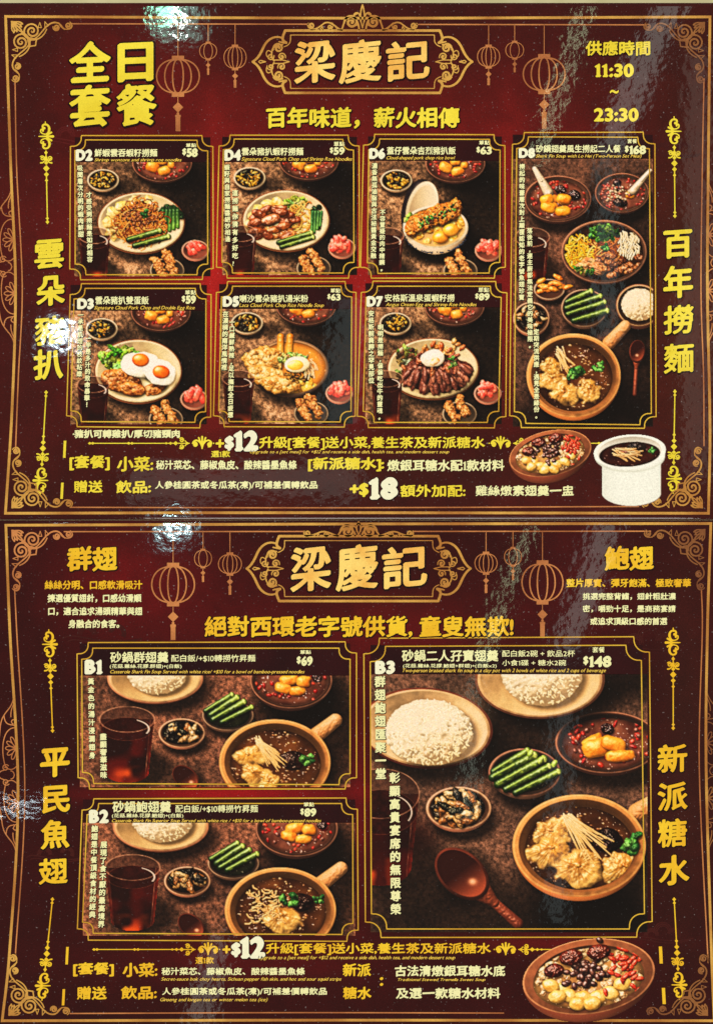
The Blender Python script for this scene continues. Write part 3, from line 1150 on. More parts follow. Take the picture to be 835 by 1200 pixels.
        s.lump(x0, y0, r * 1.22, r * 0.85, a, (104, 46, 34), (80, 34, 26), rough=0.0, bump=0.02, spec=0.2, sh=0, flat=0.5)
        w = s.win(x0, y0, r * 1.5)
        if w:
            sl, X, Y = w
            q = s.q(X, Y, x0 - ux, y0 - uy, r * 1.1, r * 0.74, a)
            t = ((X - x0) * 0.6 + (Y - y0) * 0.8) / r
            c = np.array([40, 14, 12]) / 255 + np.clip(t + 0.1, 0, 1)[..., None] * np.array([0.40, 0.19, 0.12])
            s.over(sl, np.clip(c, 0, 1), np.clip((1 - q) * r * s.R * 0.7 + .5, 0, 1))
            s.glow(x0 + ux * r * 0.55, y0 + uy * r * 0.3 + r * 0.1, r * 0.22, r * 0.18, (255, 190, 150), 0.8)

    def chinaspoon(s, x0, y0, x1, y1, wd=2.4):
        s.part('china_spoon')
        s.rod(x0, y0, x1, y1, wd * 0.9, (214, 200, 176), (170, 152, 130), spec=0.5, sh=0.4, wd2=wd * 2.0)
        s.rod(x0, y0, x0 * .5 + x1 * .5, y0 * .5 + y1 * .5, wd * 0.35, (236, 226, 205), (196, 180, 156), spec=0.2, sh=0, wd2=wd * 0.6)


def handle_w(rx):
    return rx * 0.14


s_r = np.random.RandomState(3)


def dish_table(p, dx, dy, seed=0):
    """the set table shared by the six small dish photographs; (dx, dy) moves it from the first one"""
    p.backdrop((72, 54, 42), (112, 84, 64), lights=[(110 + dx, 215 + dy, 60, 50, 0.35), (150 + dx, 314 + dy, 40, 16, 0.6)], grain=0.5)
    p.dark(224 + dx, 240 + dy, 40, 56, 0.80, 0.45)
    p.dark(236 + dx, 205 + dy, 34, 26, 0.6, 0.5)
    p.dark(228 + dx, 318 + dy, 40, 22, 0.85, 0.5)
    p.dark(150 + dx, 219 + dy, 12, 8, 0.55, 0.6)
    p.dessert(190 + dx, 191 + dy, 35, 22, chunks=[(-0.32, 0.2, .2, .15, 20), (0.08, 0.42, .19, .13, -12), (0.0, -0.1, .15, .12, 0), (.3, .1, .1, .1, 0)])
    p.pickles(121 + dx, 211 + dy)
    return p


def dish_front(p, dx, dy):
    p.cola(111 + dx, 276 + dy, 18.5, 9.5, 50, red=0.25)
    p.radish(229 + dx, 290 + dy)
    p.fried(196 + dx, 309 + dy)


def base_plate(p, cx, cy, rx=51.5, ry=36, name='noodle_plate'):
    p.part(name)
    p.plate(cx, cy, rx, ry, (236, 212, 162), (120, 66, 36), (250, 226, 174), depth=0.12, base=0.86, outer=(110, 66, 40), rimw=0.03)


def dish_d2(p, dx=0, dy=0):
    cx, cy = 165.5 + dx, 261 + dy
    base_plate(p, cx, cy)
    for i in range(13):
        a = radians(150 + i * 12)
        r = 0.66 + 0.1 * (i % 2)
        p.lump(cx + r * cos(a) * 50, cy + r * sin(a) * 34 + 2, 8.5, 6, p.rg.uniform(0, 180), (250, 218, 130), (226, 168, 70), rough=0.35, bump=0.3, wl=5, spec=0.4, sh=0.4, amb=0.5)
    for i in range(12):
        x = cx + 24 + i * 1.9
        p.lump(x, cy - 17 + abs(i - 5) * 1.3, 6.2, 4.6, p.rg.uniform(0, 180), (24, 66, 24), (10, 32, 14), rough=0.5, bump=0.7, spec=0.3)
    for i in range(5):
        p.rod(cx + 26 + i * 4.2, cy - 14, cx + 24 + i * 4.8, cy + 13 - i * 2, 2.5, (24, 70, 26), (84, 140, 48), spec=0.35)
    p.lump(cx - 1, cy + 1, 27, 24, 0, (150, 74, 24), (90, 40, 14), rough=.12, bump=.3, wl=6, spec=.2, sh=.5)
    p.noodles(cx - 1, cy + 1, 27, 24, 230, 0.62, [(176, 92, 26), (206, 124, 42), (140, 66, 18), (110, 46, 14), (214, 140, 54)])
    for i in range(190):
        p.lump(cx + 1 + p.rg.gauss(0, 10), cy - 5 + p.rg.gauss(0, 8), 1.5, 1.1, p.rg.uniform(0, 180), p.rg.choice([(84, 36, 16), (46, 18, 10), (130, 62, 24), (150, 80, 34)]), spec=0.4, sh=0.25)
    p.herb(cx + 4, cy - 10, 7)
    p.greens([(cx - 14, cy + 20, cx + 22, cy + 10), (cx - 8, cy + 27, cx + 32, cy + 16)], 3.9)


def dish_d4(p, dx, dy):
    cx, cy = 335 + dx, 258.5 + dy
    base_plate(p, cx, cy)
    for (x, y) in ((-20, -18), (-10, -21), (-32, -12), (-38, -3), (-40, 6)):
        p.lump(cx + x, cy + y, 8, 6, 20, (246, 214, 120), (222, 160, 60), rough=0.25, bump=0.4, spec=0.35, amb=0.5)
    p.leafy(cx + 11, cy - 20, 12, 6, 30, [(150, 196, 60), (196, 222, 100), (110, 170, 50)], 4)
    p.noodles(cx + 20, cy - 2, 17, 19, 60, 0.85, [(226, 160, 60), (240, 190, 90), (190, 110, 36)])
    for i in range(10):
        p.lump(cx + 34 + p.rg.uniform(-3, 5), cy - 16 + i * 2.6, 4, 3, 60, (22, 62, 30), (10, 30, 16), rough=0.5, bump=0.7, spec=0.3)
    for i in range(4):
        p.rod(cx + 31 + i * 3.6, cy - 10, cx + 30 + i * 3.4, cy + 18 - i * 4, 1.8, (34, 92, 44), (70, 130, 56), spec=0.35)
    for i in range(38):
        a = p.rg.random() * 2 * pi; q = p.rg.random() ** 0.5
        p.lump(cx - 13 + q * cos(a) * 25, cy + 5 + q * sin(a) * 20, 9, 5, p.rg.uniform(-40, 40), p.rg.choice([(200, 106, 40), (172, 84, 32), (222, 136, 58), (146, 62, 26)]), (104, 42, 18), rough=0.3, bump=0.3, wl=5, spec=0.6, sh=0.35, shin=22, flat=.5)
    p.lump(cx - 18, cy - 1, 11, 6, -20, (190, 110, 60), (150, 70, 40), rough=0.2, bump=0.4, spec=0.7, shin=12)
    p.greens([(cx - 8, cy + 26, cx + 30, cy + 15), (cx - 6, cy + 31, cx + 32, cy + 20)], 3.0)


def dish_d6(p, dx, dy):
    cx, cy = 508 + dx, 262 + dy
    p.part('lidded_rice_bowl')
    p.dark(cx + 10, cy + 22, 48, 24, 0.85, 0.3)
    # lid standing on its edge at the back left
    p.lump(cx - 20, cy - 19, 17, 34, 14, (40, 34, 40), (20, 16, 22), rough=0, bump=0, spec=0.3, sh=0.5)
    w = p.win(cx - 16, cy - 17, 36)
    sl, X, Y = w
    q = p.q(X, Y, cx - 14, cy - 17, 18, 33, 14)
    c = np.array([226, 208, 176]) / 255 * (0.86 + 0.2 * (X - cx + 14) / 18 - 0.10 * (Y - cy + 17) / 33)[..., None]
    p.over(sl, np.clip(c * 1.06, 0, 1), np.clip((1 - q) * 18 * p.R + .5, 0, 1))
    q = p.q(X, Y, cx - 13, cy - 16, 15.6, 30, 14)
    c = np.array([196, 176, 146]) / 255 * (0.9 + 0.25 * (X - cx + 14) / 18)[..., None]
    p.over(sl, np.clip(c, 0, 1), np.clip((1 - q) * 18 * p.R * .4 + .5, 0, 1))
    p.plate(cx + 2, cy + 4, 38, 25, (232, 214, 184), (236, 220, 192), (206, 160, 96), depth=0.8, base=0.42, outer=(196, 172, 146), rimw=0.05)
    for i in range(70):
        a = radians(10 + 160 * p.rg.random())
        r = p.rg.uniform(0.98, 1.04)
        p.lump(cx + 2 + 37 * cos(a) * r, cy + 9 + 25 * sin(a) * r, 0.9, 0.7, 0, (50, 60, 90), (30, 40, 60), sh=0, spec=0.1)
    p.clip = (cx + 1, cy + 2, 35, 22, 0)
    for i in range(50):
        p.lump(cx + p.rg.uniform(-30, 34), cy + 6 + p.rg.uniform(-14, 18), 5, 4, p.rg.uniform(0, 180), (244, 190, 80), (232, 140, 30), rough=0.3, bump=0.5, spec=0.45, sh=0.25, amb=0.5)
    p.clip = None
    p.leafy(cx - 29, cy - 4, 5, 9, 16, [(190, 210, 90), (140, 190, 60)], 3)
    for k in range(6):
        x = cx - 24 + k * 9.5
        y = cy + 2 - k * 4.2 + (k > 3) * 3
        p.lump(x, y, 8.5, 14, 24, (232, 146, 50), (178, 90, 28), rough=0.18, bump=0.45, wl=3.4, spec=0.35, sh=0.6)
        p.lump(x + 2, y - 6, 6.5, 5.5, 24, (228, 150, 62), (176, 92, 30), rough=0.3, bump=0.8, wl=2.2, spec=0.3, sh=0.1)
    for i in range(60):
        t = p.rg.random()
        p.lump(cx - 16 + 42 * t + p.rg.gauss(0, 1.5), cy + 1 - 17 * t + p.rg.gauss(0, 3.2), 1.7, 1.3, p.rg.uniform(0, 180), p.rg.choice([(60, 130, 40), (30, 80, 30), (60, 30, 14), (36, 20, 14), (110, 170, 60)]), spec=0.4, sh=0.35)
    p.lump(cx + 8, cy + 16, 10, 7.5, -8, (250, 164, 44), (236, 130, 22), rough=0.02, bump=0.02, spec=0.9, shin=40, amb=0.5)
    p.lump(cx + 20, cy + 8, 9.5, 7.5, -8, (250, 168, 48), (238, 134, 24), rough=0.02, bump=0.02, spec=0.9, shin=40, amb=0.5)


def chop(p, cx, cy, rx, ry, rot, col=(214, 132, 54), col2=(138, 66, 22)):
    p.lump(cx, cy, rx, ry, rot, col, col2, rough=0.22, bump=0.32, wl=6.5, spec=0.35, sh=0.65, flat=0.5, shin=16)
    c, n = cos(radians(rot)), sin(radians(rot))
    for i in range(int(rx * 0.9)):
        a = p.rg.random() * 2 * pi; q = p.rg.random() ** 0.5 * 0.72
        u, v = q * cos(a) * rx, q * sin(a) * ry
        k = p.rg.uniform(.8, 1.2)
        p.lump(cx + u * c - v * n, cy + u * n + v * c, 4.6, 2.8, rot + p.rg.uniform(-40, 40), [min(255, w * k) for w in col], [w * k for w in col2],
               rough=0.35, bump=0.35, wl=3.2, spec=0.4, sh=0.16, flat=.35)


def fried_egg(p, cx, cy, rx, ry, rot, yx, yy, yr):
    p.lump(cx, cy, rx, ry, rot, (252, 250, 238), (236, 230, 206), rough=0.14, bump=0.12, wl=7, spec=0.25, sh=0.6, amb=0.62, flat=0.35)
    p.lump(yx, yy, yr * 1.18, yr * 0.92, 10, (240, 112, 20), (224, 80, 12), rough=0.03, bump=0.02, spec=0.9, sh=0.3, amb=0.5, shin=40, flat=0.5)


def dish_d3(p, dx, dy):
    cx, cy = 162 + dx, 435 + dy
    base_plate(p, cx, cy, 51.5, 37.5, 'pork_chop_plate')
    p.leafy(cx - 22, cy - 15, 21, 13, 70, [(120, 190, 44), (160, 214, 70), (80, 156, 34), (186, 226, 100)], 5.5, bright=1.1)
    chop(p, cx - 19, cy + 12, 25, 14, 18)
    chop(p, cx + 20, cy + 20, 14, 7, -15)
    chop(p, cx - 6, cy + 21, 14, 8, 10)
    fried_egg(p, cx + 3, cy - 7, 23, 15, 5, cx + 3, cy - 13, 8.5)
    fried_egg(p, cx + 24, cy + 1, 20, 15, 20, cx + 27, cy + 1, 8.5)
    p.lump(cx + 3, cy - 13, 10, 7.6, 10, (240, 116, 22), (224, 80, 12), rough=0.03, bump=0.02, spec=0.9, sh=0.1, amb=0.5, shin=40, flat=0.5)


def dish_d5(p, dx, dy):
    cx, cy = 334 + dx, 431 + dy
    p.part('laksa_bowl')
    p.plate(cx + 6, cy, 45, 33, (150, 116, 84), (110, 84, 66), (150, 104, 62), depth=0.28, base=0.6, outer=(62, 42, 34), rimw=0.035)
    p.clip = (cx + 6, cy, 42, 30, 0)
    p.pool(cx + 6, cy, 42, 30, (236, 160, 60), 0, (206, 112, 34), spec=0.3)
    for i in range(22):
        p.lump(cx + p.rg.uniform(-24, 34), cy + 19 + p.rg.uniform(-4, 8), 6, 5, p.rg.uniform(0, 90), (250, 190, 70), (230, 150, 40), rough=0.15, spec=0.4, sh=0.3, p=2.6, amb=0.5)
    p.clip = None
    for (x0) in (-5, 5):
        p.rod(cx + x0, cy - 16, cx + x0 + (1 if x0 > 0 else 0), cy - 36, 4.2, (240, 176, 60), (216, 120, 30), spec=0.45, sh=0.5)
    chop(p, cx - 26, cy - 8, 22, 17, 0, (232, 180, 90), (190, 124, 46))
    chop(p, cx - 22, cy + 10, 24, 12, 12, (236, 190, 100), (196, 130, 50))
    chop(p, cx - 6, cy + 20, 22, 11, 5, (232, 176, 84), (190, 120, 44))
    p.leafy(cx + 10, cy - 8, 17, 9, 46, [(190, 214, 110), (220, 230, 150), (150, 190, 80)], 3.2)
    p.noodles(cx + 16, cy + 8, 14, 8, 26, 0.8, [(60, 40, 20), (110, 80, 30), (40, 26, 14)])
    for i in range(16):
        a = radians(p.rg.uniform(20, 80))
        x, y = cx + 26 + p.rg.uniform(-5, 4), cy - 8 + p.rg.uniform(-2, 9)
        p.strand([(x, y), (x + 7 * cos(a), y + 8 * sin(a)), (x + 11 * cos(a + .3), y + 14 * sin(a + .3))], 0.9, (240, 190, 130))
    p.lump(cx + 14, cy - 4, 14.5, 9.5, -3, (250, 236, 190), (236, 214, 150), rough=0.02, bump=0.02, spec=0.3, amb=0.6, flat=0.4)
    p.lump(cx + 12, cy - 3, 9.5, 6, -3, (240, 184, 60), (232, 160, 40), rough=0.03, bump=0.03, spec=0.7, sh=0.15, amb=0.6, flat=0.3)


def dish_d7(p, dx, dy):
    cx, cy = 507 + dx, 432 + dy
    base_plate(p, cx, cy, 54, 36, 'beef_plate')
    p.leafy(cx - 31, cy - 14, 12, 11, 36, [(150, 184, 90), (190, 214, 120), (100, 130, 60), (110, 70, 50)], 4)
    p.leafy(cx - 38, cy + 10, 5, 8, 12, [(150, 164, 90), (90, 90, 40)], 3)
    for i in range(34):
        p.lump(cx + 8 + p.rg.gauss(0, 14), cy - 20 + p.rg.gauss(0, 5), 4.5, 2.6, p.rg.uniform(0, 180), p.rg.choice([(226, 130, 50), (196, 84, 30), (240, 170, 84)]), rough=0.3, bump=0.5, spec=0.5, sh=0.35)
    p.lump(cx + 4, cy + 6, 42, 23, 0, (96, 46, 36), (60, 26, 22), rough=.1, bump=.3, wl=6, spec=.2, sh=.5)
    for i in range(110):
        t = p.rg.random()
        a = radians(165 - 175 * t)
        r = p.rg.uniform(0.30, 0.88)
        x, y = cx + 1 + r * cos(a) * 46, cy - 1 + r * sin(a) * 28
        p.lump(x, y, 8.5, 3.4, 90 - (x - cx) * 1.2 + p.rg.uniform(-15, 15), p.rg.choice([(150, 88, 70), (122, 66, 54), (168, 104, 82), (100, 50, 42)]), (84, 38, 32), rough=0.15, bump=0.2, wl=4, spec=0.4, sh=0.45)
    for i in range(30):
        p.lump(cx + p.rg.gauss(2, 16), cy - 8 + p.rg.gauss(0, 7), 5, 2.2, p.rg.uniform(0, 180), p.rg.choice([(150, 66, 40), (190, 96, 50), (90, 36, 26)]), rough=0.3, bump=0.6, spec=0.5, sh=0.4)
    p.leafy(cx + 12, cy - 8, 16, 7, 16, [(60, 120, 50), (110, 160, 70)], 2.6)
    p.lump(cx + 0, cy - 12, 14, 10, -10, (252, 244, 224), (236, 210, 180), rough=0.12, bump=0.2, wl=7, spec=0.5, amb=0.6, flat=0.5)
    p.lump(cx + 2, cy - 8, 6, 4, -30, (240, 150, 60), (250, 220, 180), rough=0.3, bump=0.1, spec=0.5, sh=0, amb=0.6)


def photo_d8():
    p = Pic(600.5, 186, 764, 500, seed=8)
    p.backdrop((94, 63, 52), (68, 48, 42), darks=[(735, 300, 40, 90, 0.6, 0.5), (690, 500, 110, 40, 0.8, 0.5), (745, 440, 40, 60, 0.7, 0.5)], grain=0.4)
    p.dark(700, 240, 16, 40, .5, .5)
    p.dessert(653, 233, 39, 27, chunks=[(-0.22, .05, .2, .14, -15), (.18, .08, .19, .12, 10), (-.25, .32, .22, .14, 15), (.12, .5, .2, .11, -8)],
              dates=[(.08, -.4, .17), (.5, -.16, .19)], wall=(96, 62, 50))
    p.dessert(728, 226, 31.5, 23, chunks=[(.3, .1, .16, .12, 0)], dates=[(-.15, -.25, .16), (0, .5, .2)], wall=(84, 60, 48))
    p.clip = (728, 227, 27, 19, 0)
    for i in range(70):
        a = p.rg.random() * 2 * pi; q = p.rg.random() ** .5 * .8
        p.lump(722 + q * cos(a) * 22, 227 + q * sin(a) * 15, 2, 1.6, 0, p.rg.choice([(190, 160, 120), (150, 110, 80), (170, 60, 40)]), spec=.6, sh=.2)
    p.clip = None
    p.lump(722, 214, 5, 4, 0, (34, 10, 14), spec=.7); p.lump(724, 237, 7, 4.5, 10, (34, 16, 16), spec=.7)
    p.chinaspoon(626, 198, 642, 226, 3.0)
    p.chinaspoon(761, 200, 741, 224, 2.4)
    for (x, y, r, rr, ro) in ((640, 234, 8, 6, -15), (660, 233, 8, 5.5, 10), (642, 243, 9, 6, 15), (659, 248, 9, 5, -6)):
        p.part('mango_pieces') if False else None
        p.lump(x, y, r, rr, ro, (250, 158, 34), (226, 116, 16), rough=.08, bump=.12, spec=.4, p=3, amb=.5)
    # tossed noodle bowl
    p.part('noodle_bowl')
    cx, cy = 707, 295
    p.plate(cx, cy, 50, 37, (92, 62, 48), (150, 104, 84), (70, 48, 38), depth=0.25, base=0.6, outer=(54, 34, 28), rimw=0.035)
    p.clip = (cx, cy, 46, 33.5, 0)
    p.pool(cx, cy, 46, 33.5, (60, 34, 18), 0, (30, 18, 12))
    p.noodles(cx + 2, cy, 20, 20, 90, 0.9, [(196, 112, 40), (150, 76, 26), (220, 150, 70), (110, 50, 20)])
    p.noodles(cx - 30, cy - 1, 17, 18, 75, 0.9, [(250, 190, 40), (240, 170, 20), (255, 210, 80), (214, 140, 16)])
    p.leafy(cx, cy - 22, 20, 8, 46, [(60, 130, 50), (90, 160, 70), (30, 90, 40)], 4)
    for i in range(46):
        a = radians(p.rg.uniform(30, 90))
        x, y = cx + 28 + p.rg.uniform(-9, 10), cy - 20 + p.rg.uniform(-4, 18)
        p.strand([(x, y), (x + 5 * cos(a), y + 6 * sin(a)), (x + 8 * cos(a + .5), y + 12 * sin(a + .3))], 0.9, (236, 216, 170))
    for i in range(26):
        p.lump(cx + 22 + p.rg.gauss(0, 9), cy + 18 + p.rg.gauss(0, 6), 7, 4, p.rg.uniform(-30, 30), p.rg.choice([(150, 86, 44), (110, 56, 28), (180, 110, 60)]), (70, 34, 18), rough=.3, bump=.5, spec=.4)
    for (x, y) in ((-18, 14), (-6, 20), (-26, 20)):
        p.lump(cx + x, cy + y, 9, 8, 20, (226, 176, 110), (180, 110, 60), rough=.2, bump=.7, spec=.35, streak=1)
    p.leafy(cx - 24, cy + 22, 12, 5, 14, [(90, 150, 50), (50, 110, 40)], 3)
    p.clip = None
    p.herb(cx + 2, cy - 6, 6)
    p.cola(623, 278, 20, 11, 46, red=0.35)
    p.part('side_dish_bowl')
    p.plate(643, 339, 18, 12, (150, 120, 100), (190, 160, 136), (70, 40, 30), depth=.5, base=.5, outer=(90, 60, 48), rimw=.06)
    for i in range(16):
        p.lump(643 + p.rg.gauss(0, 7), 336 + p.rg.gauss(0, 4), 6, 2.8, p.rg.uniform(-30, 30), (240, 150, 40), (216, 96, 20), spec=.45, rough=.2, amb=.45)
    p.cordyceps(622, 373, 21, 19)
    p.asparagus(684, 361, 27, 22, [(663, 354, 692, 342), (662, 361, 703, 347), (665, 368, 708, 354), (671, 376, 711, 364)], 3.4)
    p.rice(748, 358, 27, 25, dx=0, dy=-1, kx=.76, ky=.76, n=300, size=1.3, rim=(120, 78, 60), inner=(60, 40, 32))
    p.woodspoon(746, 412, 743, 462, 11)
    p.claypot(671.5, 440, 55, 49, handle=(713, 402, 732, 382), k=1,
              fins=[(-.5, -.22, .24, .18), (-.46, .12, .28, .22), (-.14, .44, .29, .24), (.32, .38, .24, .24)],
              ginger=(655, 411, 27, 62, 14), coriander=[(676, 434, 13), (668, 440, 8), (702, 430, 9)])
    p.names = [('mango_pieces' if False else n) for n in p.names]
    return p


def set_table(p, dx=0.0, dy=0.0, kind=1):
    """the claypot set of the lower menu's two small photographs"""
    p.backdrop((112, 72, 58), (80, 53, 44), darks=[(382 + dx, 850 + dy, 50, 60, .75, .5), (345 + dx, 835 + dy, 60, 14, .6, .5), (300 + dx, 905 + dy, 30, 20, .5, .5)], grain=0.42)
    p.rice(182 + dx, 795 + dy, 56, 29, dx=2, dy=-6, kx=.62, ky=.85, n=520, size=1.4, rim=(196, 130, 96), inner=(196, 160, 110), outer=(80, 46, 34), depth=.3)
    p.dessert(341 + dx, 797 + dy, 48, 33, chunks=[(-.05, 0, .2, .12, -10), (-.2, .28, .17, .11, 15), (.16, .38, .17, .1, -5), (.3, .05, .15, .12, 0)], dates=[(.62, -.1, .13)])
    p.asparagus(267 + dx, 838 + dy, 30, 18, [(242, 833, 272, 814), (246, 840, 283, 820), (254, 845, 292, 824), ] if False else [(242 + dx, 833 + dy, 272 + dx, 814 + dy), (246 + dx, 838 + dy, 278 + dx, 818 + dy), (251 + dx, 843 + dy, 286 + dx, 822 + dy), (260 + dx, 846 + dy, 295 + dx, 828 + dy)], 3.6)
    p.cordyceps(213 + dx, 859 + dy, 27, 17)
    p.cola(149 + dx, 843 + dy, 32, 15, 66, red=0.8)
    p.woodspoon(218 + dx, 912 + dy, 262 + dx, 952 + dy, 15)
    if kind == 1:
        p.claypot(322 + dx, 893 + dy, 65, 50, handle=(370 + dx, 862 + dy, 393 + dx, 844 + dy), k=1, fins=[(-.42, -.14, .27, .17), (-.36, .3, .27, .2), (-.1, .5, .2, .16)],
                  ginger=(302 + dx, 868 + dy, 42, 48, 20), coriander=[(358 + dx, 890 + dy, 11)], dates=[(.32, -.05, .22)])
    else:
        p.claypot(322 + dx, 893 + dy, 65, 50, handle=(370 + dx, 862 + dy, 393 + dx, 844 + dy), k=1, fins=[(.02, .2, .32, .24)],
                  coriander=[(332 + dx, 880 + dy, 13), (366 + dx, 880 + dy, 8)], dates=[(.4, -.18, .22)], enoki=True)
    return p


def photo_b3():
    p = Pic(434, 790, 758, 1092, seed=33)
    p.backdrop((96, 68, 58), (68, 50, 44), darks=[(600, 860, 60, 50, .7, .6), (560, 1080, 150, 50, .7, .5), (700, 1080, 80, 40, .9, .4), (640, 900, 60, 20, .5, .5), (690, 790, 90, 40, .8, .4)], grain=0.4)
    p.glow(482, 985, 34, 34, (96, 20, 14), .6)
    p.dessert(711, 870, 61, 36, rot=0, chunks=[(-.28, .0, .19, .12, -25), (-.2, .18, .24, .16, -15), (.12, .06, .22, .14, 18), (.24, .44, .24, .1, -6)],
              dates=[(.0, -.45, .13)], wall=(52, 34, 30))
    p.rice(632, 796, 76, 46, dx=2, dy=-8, kx=.62, ky=.85, n=900, size=1.8, rim=(110, 66, 48), inner=(214, 176, 124), outer=(50, 30, 24), depth=.15)
    p.rice(499, 853, 78, 47, dx=3, dy=5, kx=.66, ky=.82, n=1700, size=1.9, rim=(104, 48, 36), inner=(236, 196, 146), outer=(44, 18, 16), depth=.22, rot=4)
    p.asparagus(614, 905, 42, 28, [(578, 904, 618, 881), (578, 911, 626, 886), (584, 919, 637, 889), (592, 925, 643, 898), (604, 929, 654, 904)], 4.9, rimc=(140, 96, 80))
    for (x, y) in ((620, 884), (632, 892), (648, 896)):
        p.lump(x + 1, y - 1, 3.2, 4.8, 30, (170, 200, 90), (120, 160, 50), rough=.05, spec=.3, sh=.2)
    p.cordyceps(537, 947, 38, 25, n=46)
    p.cola(446, 930, 45, 29, 92, red=0.45)
    p.woodspoon(541, 1024, 606, 1082, 30)
    p.claypot(678, 991, 78, 60, handle=(746, 952, 775, 935), k=1.25, fins=[(-.2, -.4, .24, .15), (-.42, -.22, .27, .18), (-.40, .14, .31, .24), (.02, .48, .33, .26), (.62, .46, .27, .24)],
              ginger=(664, 960, 66, 48, 26), coriander=[(742, 988, 17)], dates=[(.42, -.1, .24)])
    return p


def tremella(p, cx, cy, rx, ry, rot, depth, base):
    """free-standing picture of the sweet tremella soup bowl"""
    p.id = 0
    p.names = ['bowl']
    p.plate(cx, cy, rx, ry, (132, 78, 54), (184, 122, 88), (96, 58, 40), rot=rot, depth=depth, base=base, outer=(108, 54, 40), rimw=0.03, shadow=0.0, wall=.6)
    p.names.append('soup'); p.id = 1
    p.clip = (cx, cy + ry * .06, rx * .84, ry * .80, rot)
    p.pool(cx, cy + ry * .06, rx * .84, ry * .80, (196, 150, 86), rot, (120, 80, 48), spec=.5)
    u = rx / 79
    for i in range(90):
        a = p.rg.random() * 2 * pi; q = p.rg.random() ** .5 * .8
        p.lump(cx + q * cos(a) * rx, cy + q * sin(a) * ry, 5 * u, 4 * u, p.rg.uniform(0, 180), (206, 176, 128), (160, 116, 74), rough=.4, bump=.6, spec=.6, sh=.15, amb=.5)
    p.clip = None
    def at(x, y):
        c, n = cos(radians(rot)), sin(radians(rot))
        return cx + x * rx * c - y * ry * n, cy + x * rx * n + y * ry * c
    for (x, y) in ((-.42, .22), (-.58, .1), (-.32, .44), (-.12, .52), (.1, .56), (.3, .5), (.48, .3), (-.5, .4), (-.22, .66), (.0, .7)):
        X, Y = at(x, y + .02)
        p.lump(X, Y, 10.5 * u, 8 * u, p.rg.uniform(-30, 30), (232, 190, 96), (204, 146, 58), rough=.14, bump=.15, spec=.55, sh=.4, amb=.52)
    for i in range(56):
        X, Y = at(-.02 + p.rg.gauss(0, .15), -.08 + p.rg.gauss(0, .2))
        p.lump(X, Y, 4.8 * u, 3.4 * u, p.rg.uniform(0, 180), (92, 52, 46), (48, 24, 26), rough=.06, bump=.1, spec=.7, sh=.45)
    p.clip = (cx, cy + ry * .02, rx * .87, ry * .84, rot)
    for i in range(44):
        X, Y = at(.55 + p.rg.gauss(0, .11), -.12 + p.rg.gauss(0, .26))
        p.lump(X, Y, 5.2 * u, 2.6 * u, p.rg.uniform(0, 180), (214, 62, 30), (170, 30, 18), rough=.15, bump=.25, spec=.5, sh=.35)
    p.clip = None
    for (x, y, s_) in ((-.5, -.28, 12), (-.22, -.56, 14), (.2, -.6, 14)):
        X, Y = at(x, y)
        p.lump(X, Y, s_ * u, s_ * u * .7, -10, (112, 34, 20), (48, 12, 12), rough=.08, bump=.4, wl=5 * u, spec=.6, sh=.5, shin=18)
    return p


def ramekin(p):
    cx, cy, rx, ry = 737, 529, 42.5, 20
    p.names = ['bowl']; p.id = 0
    w = p.win(737, 551, 46, 50)
    sl, X, Y = w
    n = fbm(X, Y, 9, 2, 2)
    # side wall: vertical white porcelain, a lip, then the narrower body
    def body(x0, x1, y0, y1, by, col, off):
        mid = (x0 + x1) / 2; hw = (x1 - x0) / 2
        u = (X - mid) / hw
        arc = np.sqrt(np.clip(1 - u * u, 0, 1))
        a = ((np.abs(u) < 1) & (Y > y0) & (Y < y1 + by * arc)).astype(float)
        a = box_blur(a, 1)
        lit = 0.97 - 0.30 * np.clip(np.abs(u - off) - .45, 0, 1) ** 1.3 - 0.10 * np.clip((Y - y1) / by, 0, 1)
        p.over(sl, np.clip(np.array(col) / 255 * lit[..., None], 0, 1), a)
    body(704, 774, 535, 577, 16, (208, 214, 202), .1)
    body(695.5, 778.5, 529, 535, 19, (186, 192, 180), .1)
    body(695.5, 778.5, 528, 532, 19, (222, 226, 214), .1)
    q = p.q(X, Y, cx, cy, rx, ry, -4)
    ang = np.arctan2((Y - cy) / ry, (X - cx) / rx)
    p.over(sl, np.clip(np.array([226, 230, 218]) / 255 * (.98 + .0 * q)[..., None], 0, 1), np.clip((1 - q) * ry * p.R + .5, 0, 1))
    q2 = p.q(X, Y, cx, cy, rx * .88, ry * .86, -4)
    p.over(sl, np.clip(np.array([206, 200, 184]) / 255 * (.9 - .2 * np.sin(-ang))[..., None], 0, 1), np.clip((1 - q2) * ry * p.R + .5, 0, 1))
    p.names.append('soup'); p.id = 1
    p.pool(cx, cy + 3.5, rx * .84, ry * .72, (78, 28, 14), -4, (34, 10, 8), spec=.25)
    p.lump(cx + 8, cy - 5, 11, 6, 0, (40, 26, 18), (14, 8, 8), rough=.15, bump=.5, spec=.4)
    p.lump(cx - 2, cy + 1, 12, 4, 0, (120, 60, 30), (70, 30, 16), rough=.3, bump=.5, spec=.4)
    for i in range(30):
        a = radians(p.rg.uniform(-10, 50)); x = cx - 10 + p.rg.uniform(-10, 12); y = cy + 1 + p.rg.uniform(-5, 4)
        p.rod(x, y, x + 14 * cos(a), y + 10 * sin(a), .8, (222, 176, 110), (190, 130, 70), spec=.2, sh=.25)
    p.herb(cx + 28, cy - 1, 6)
    return p


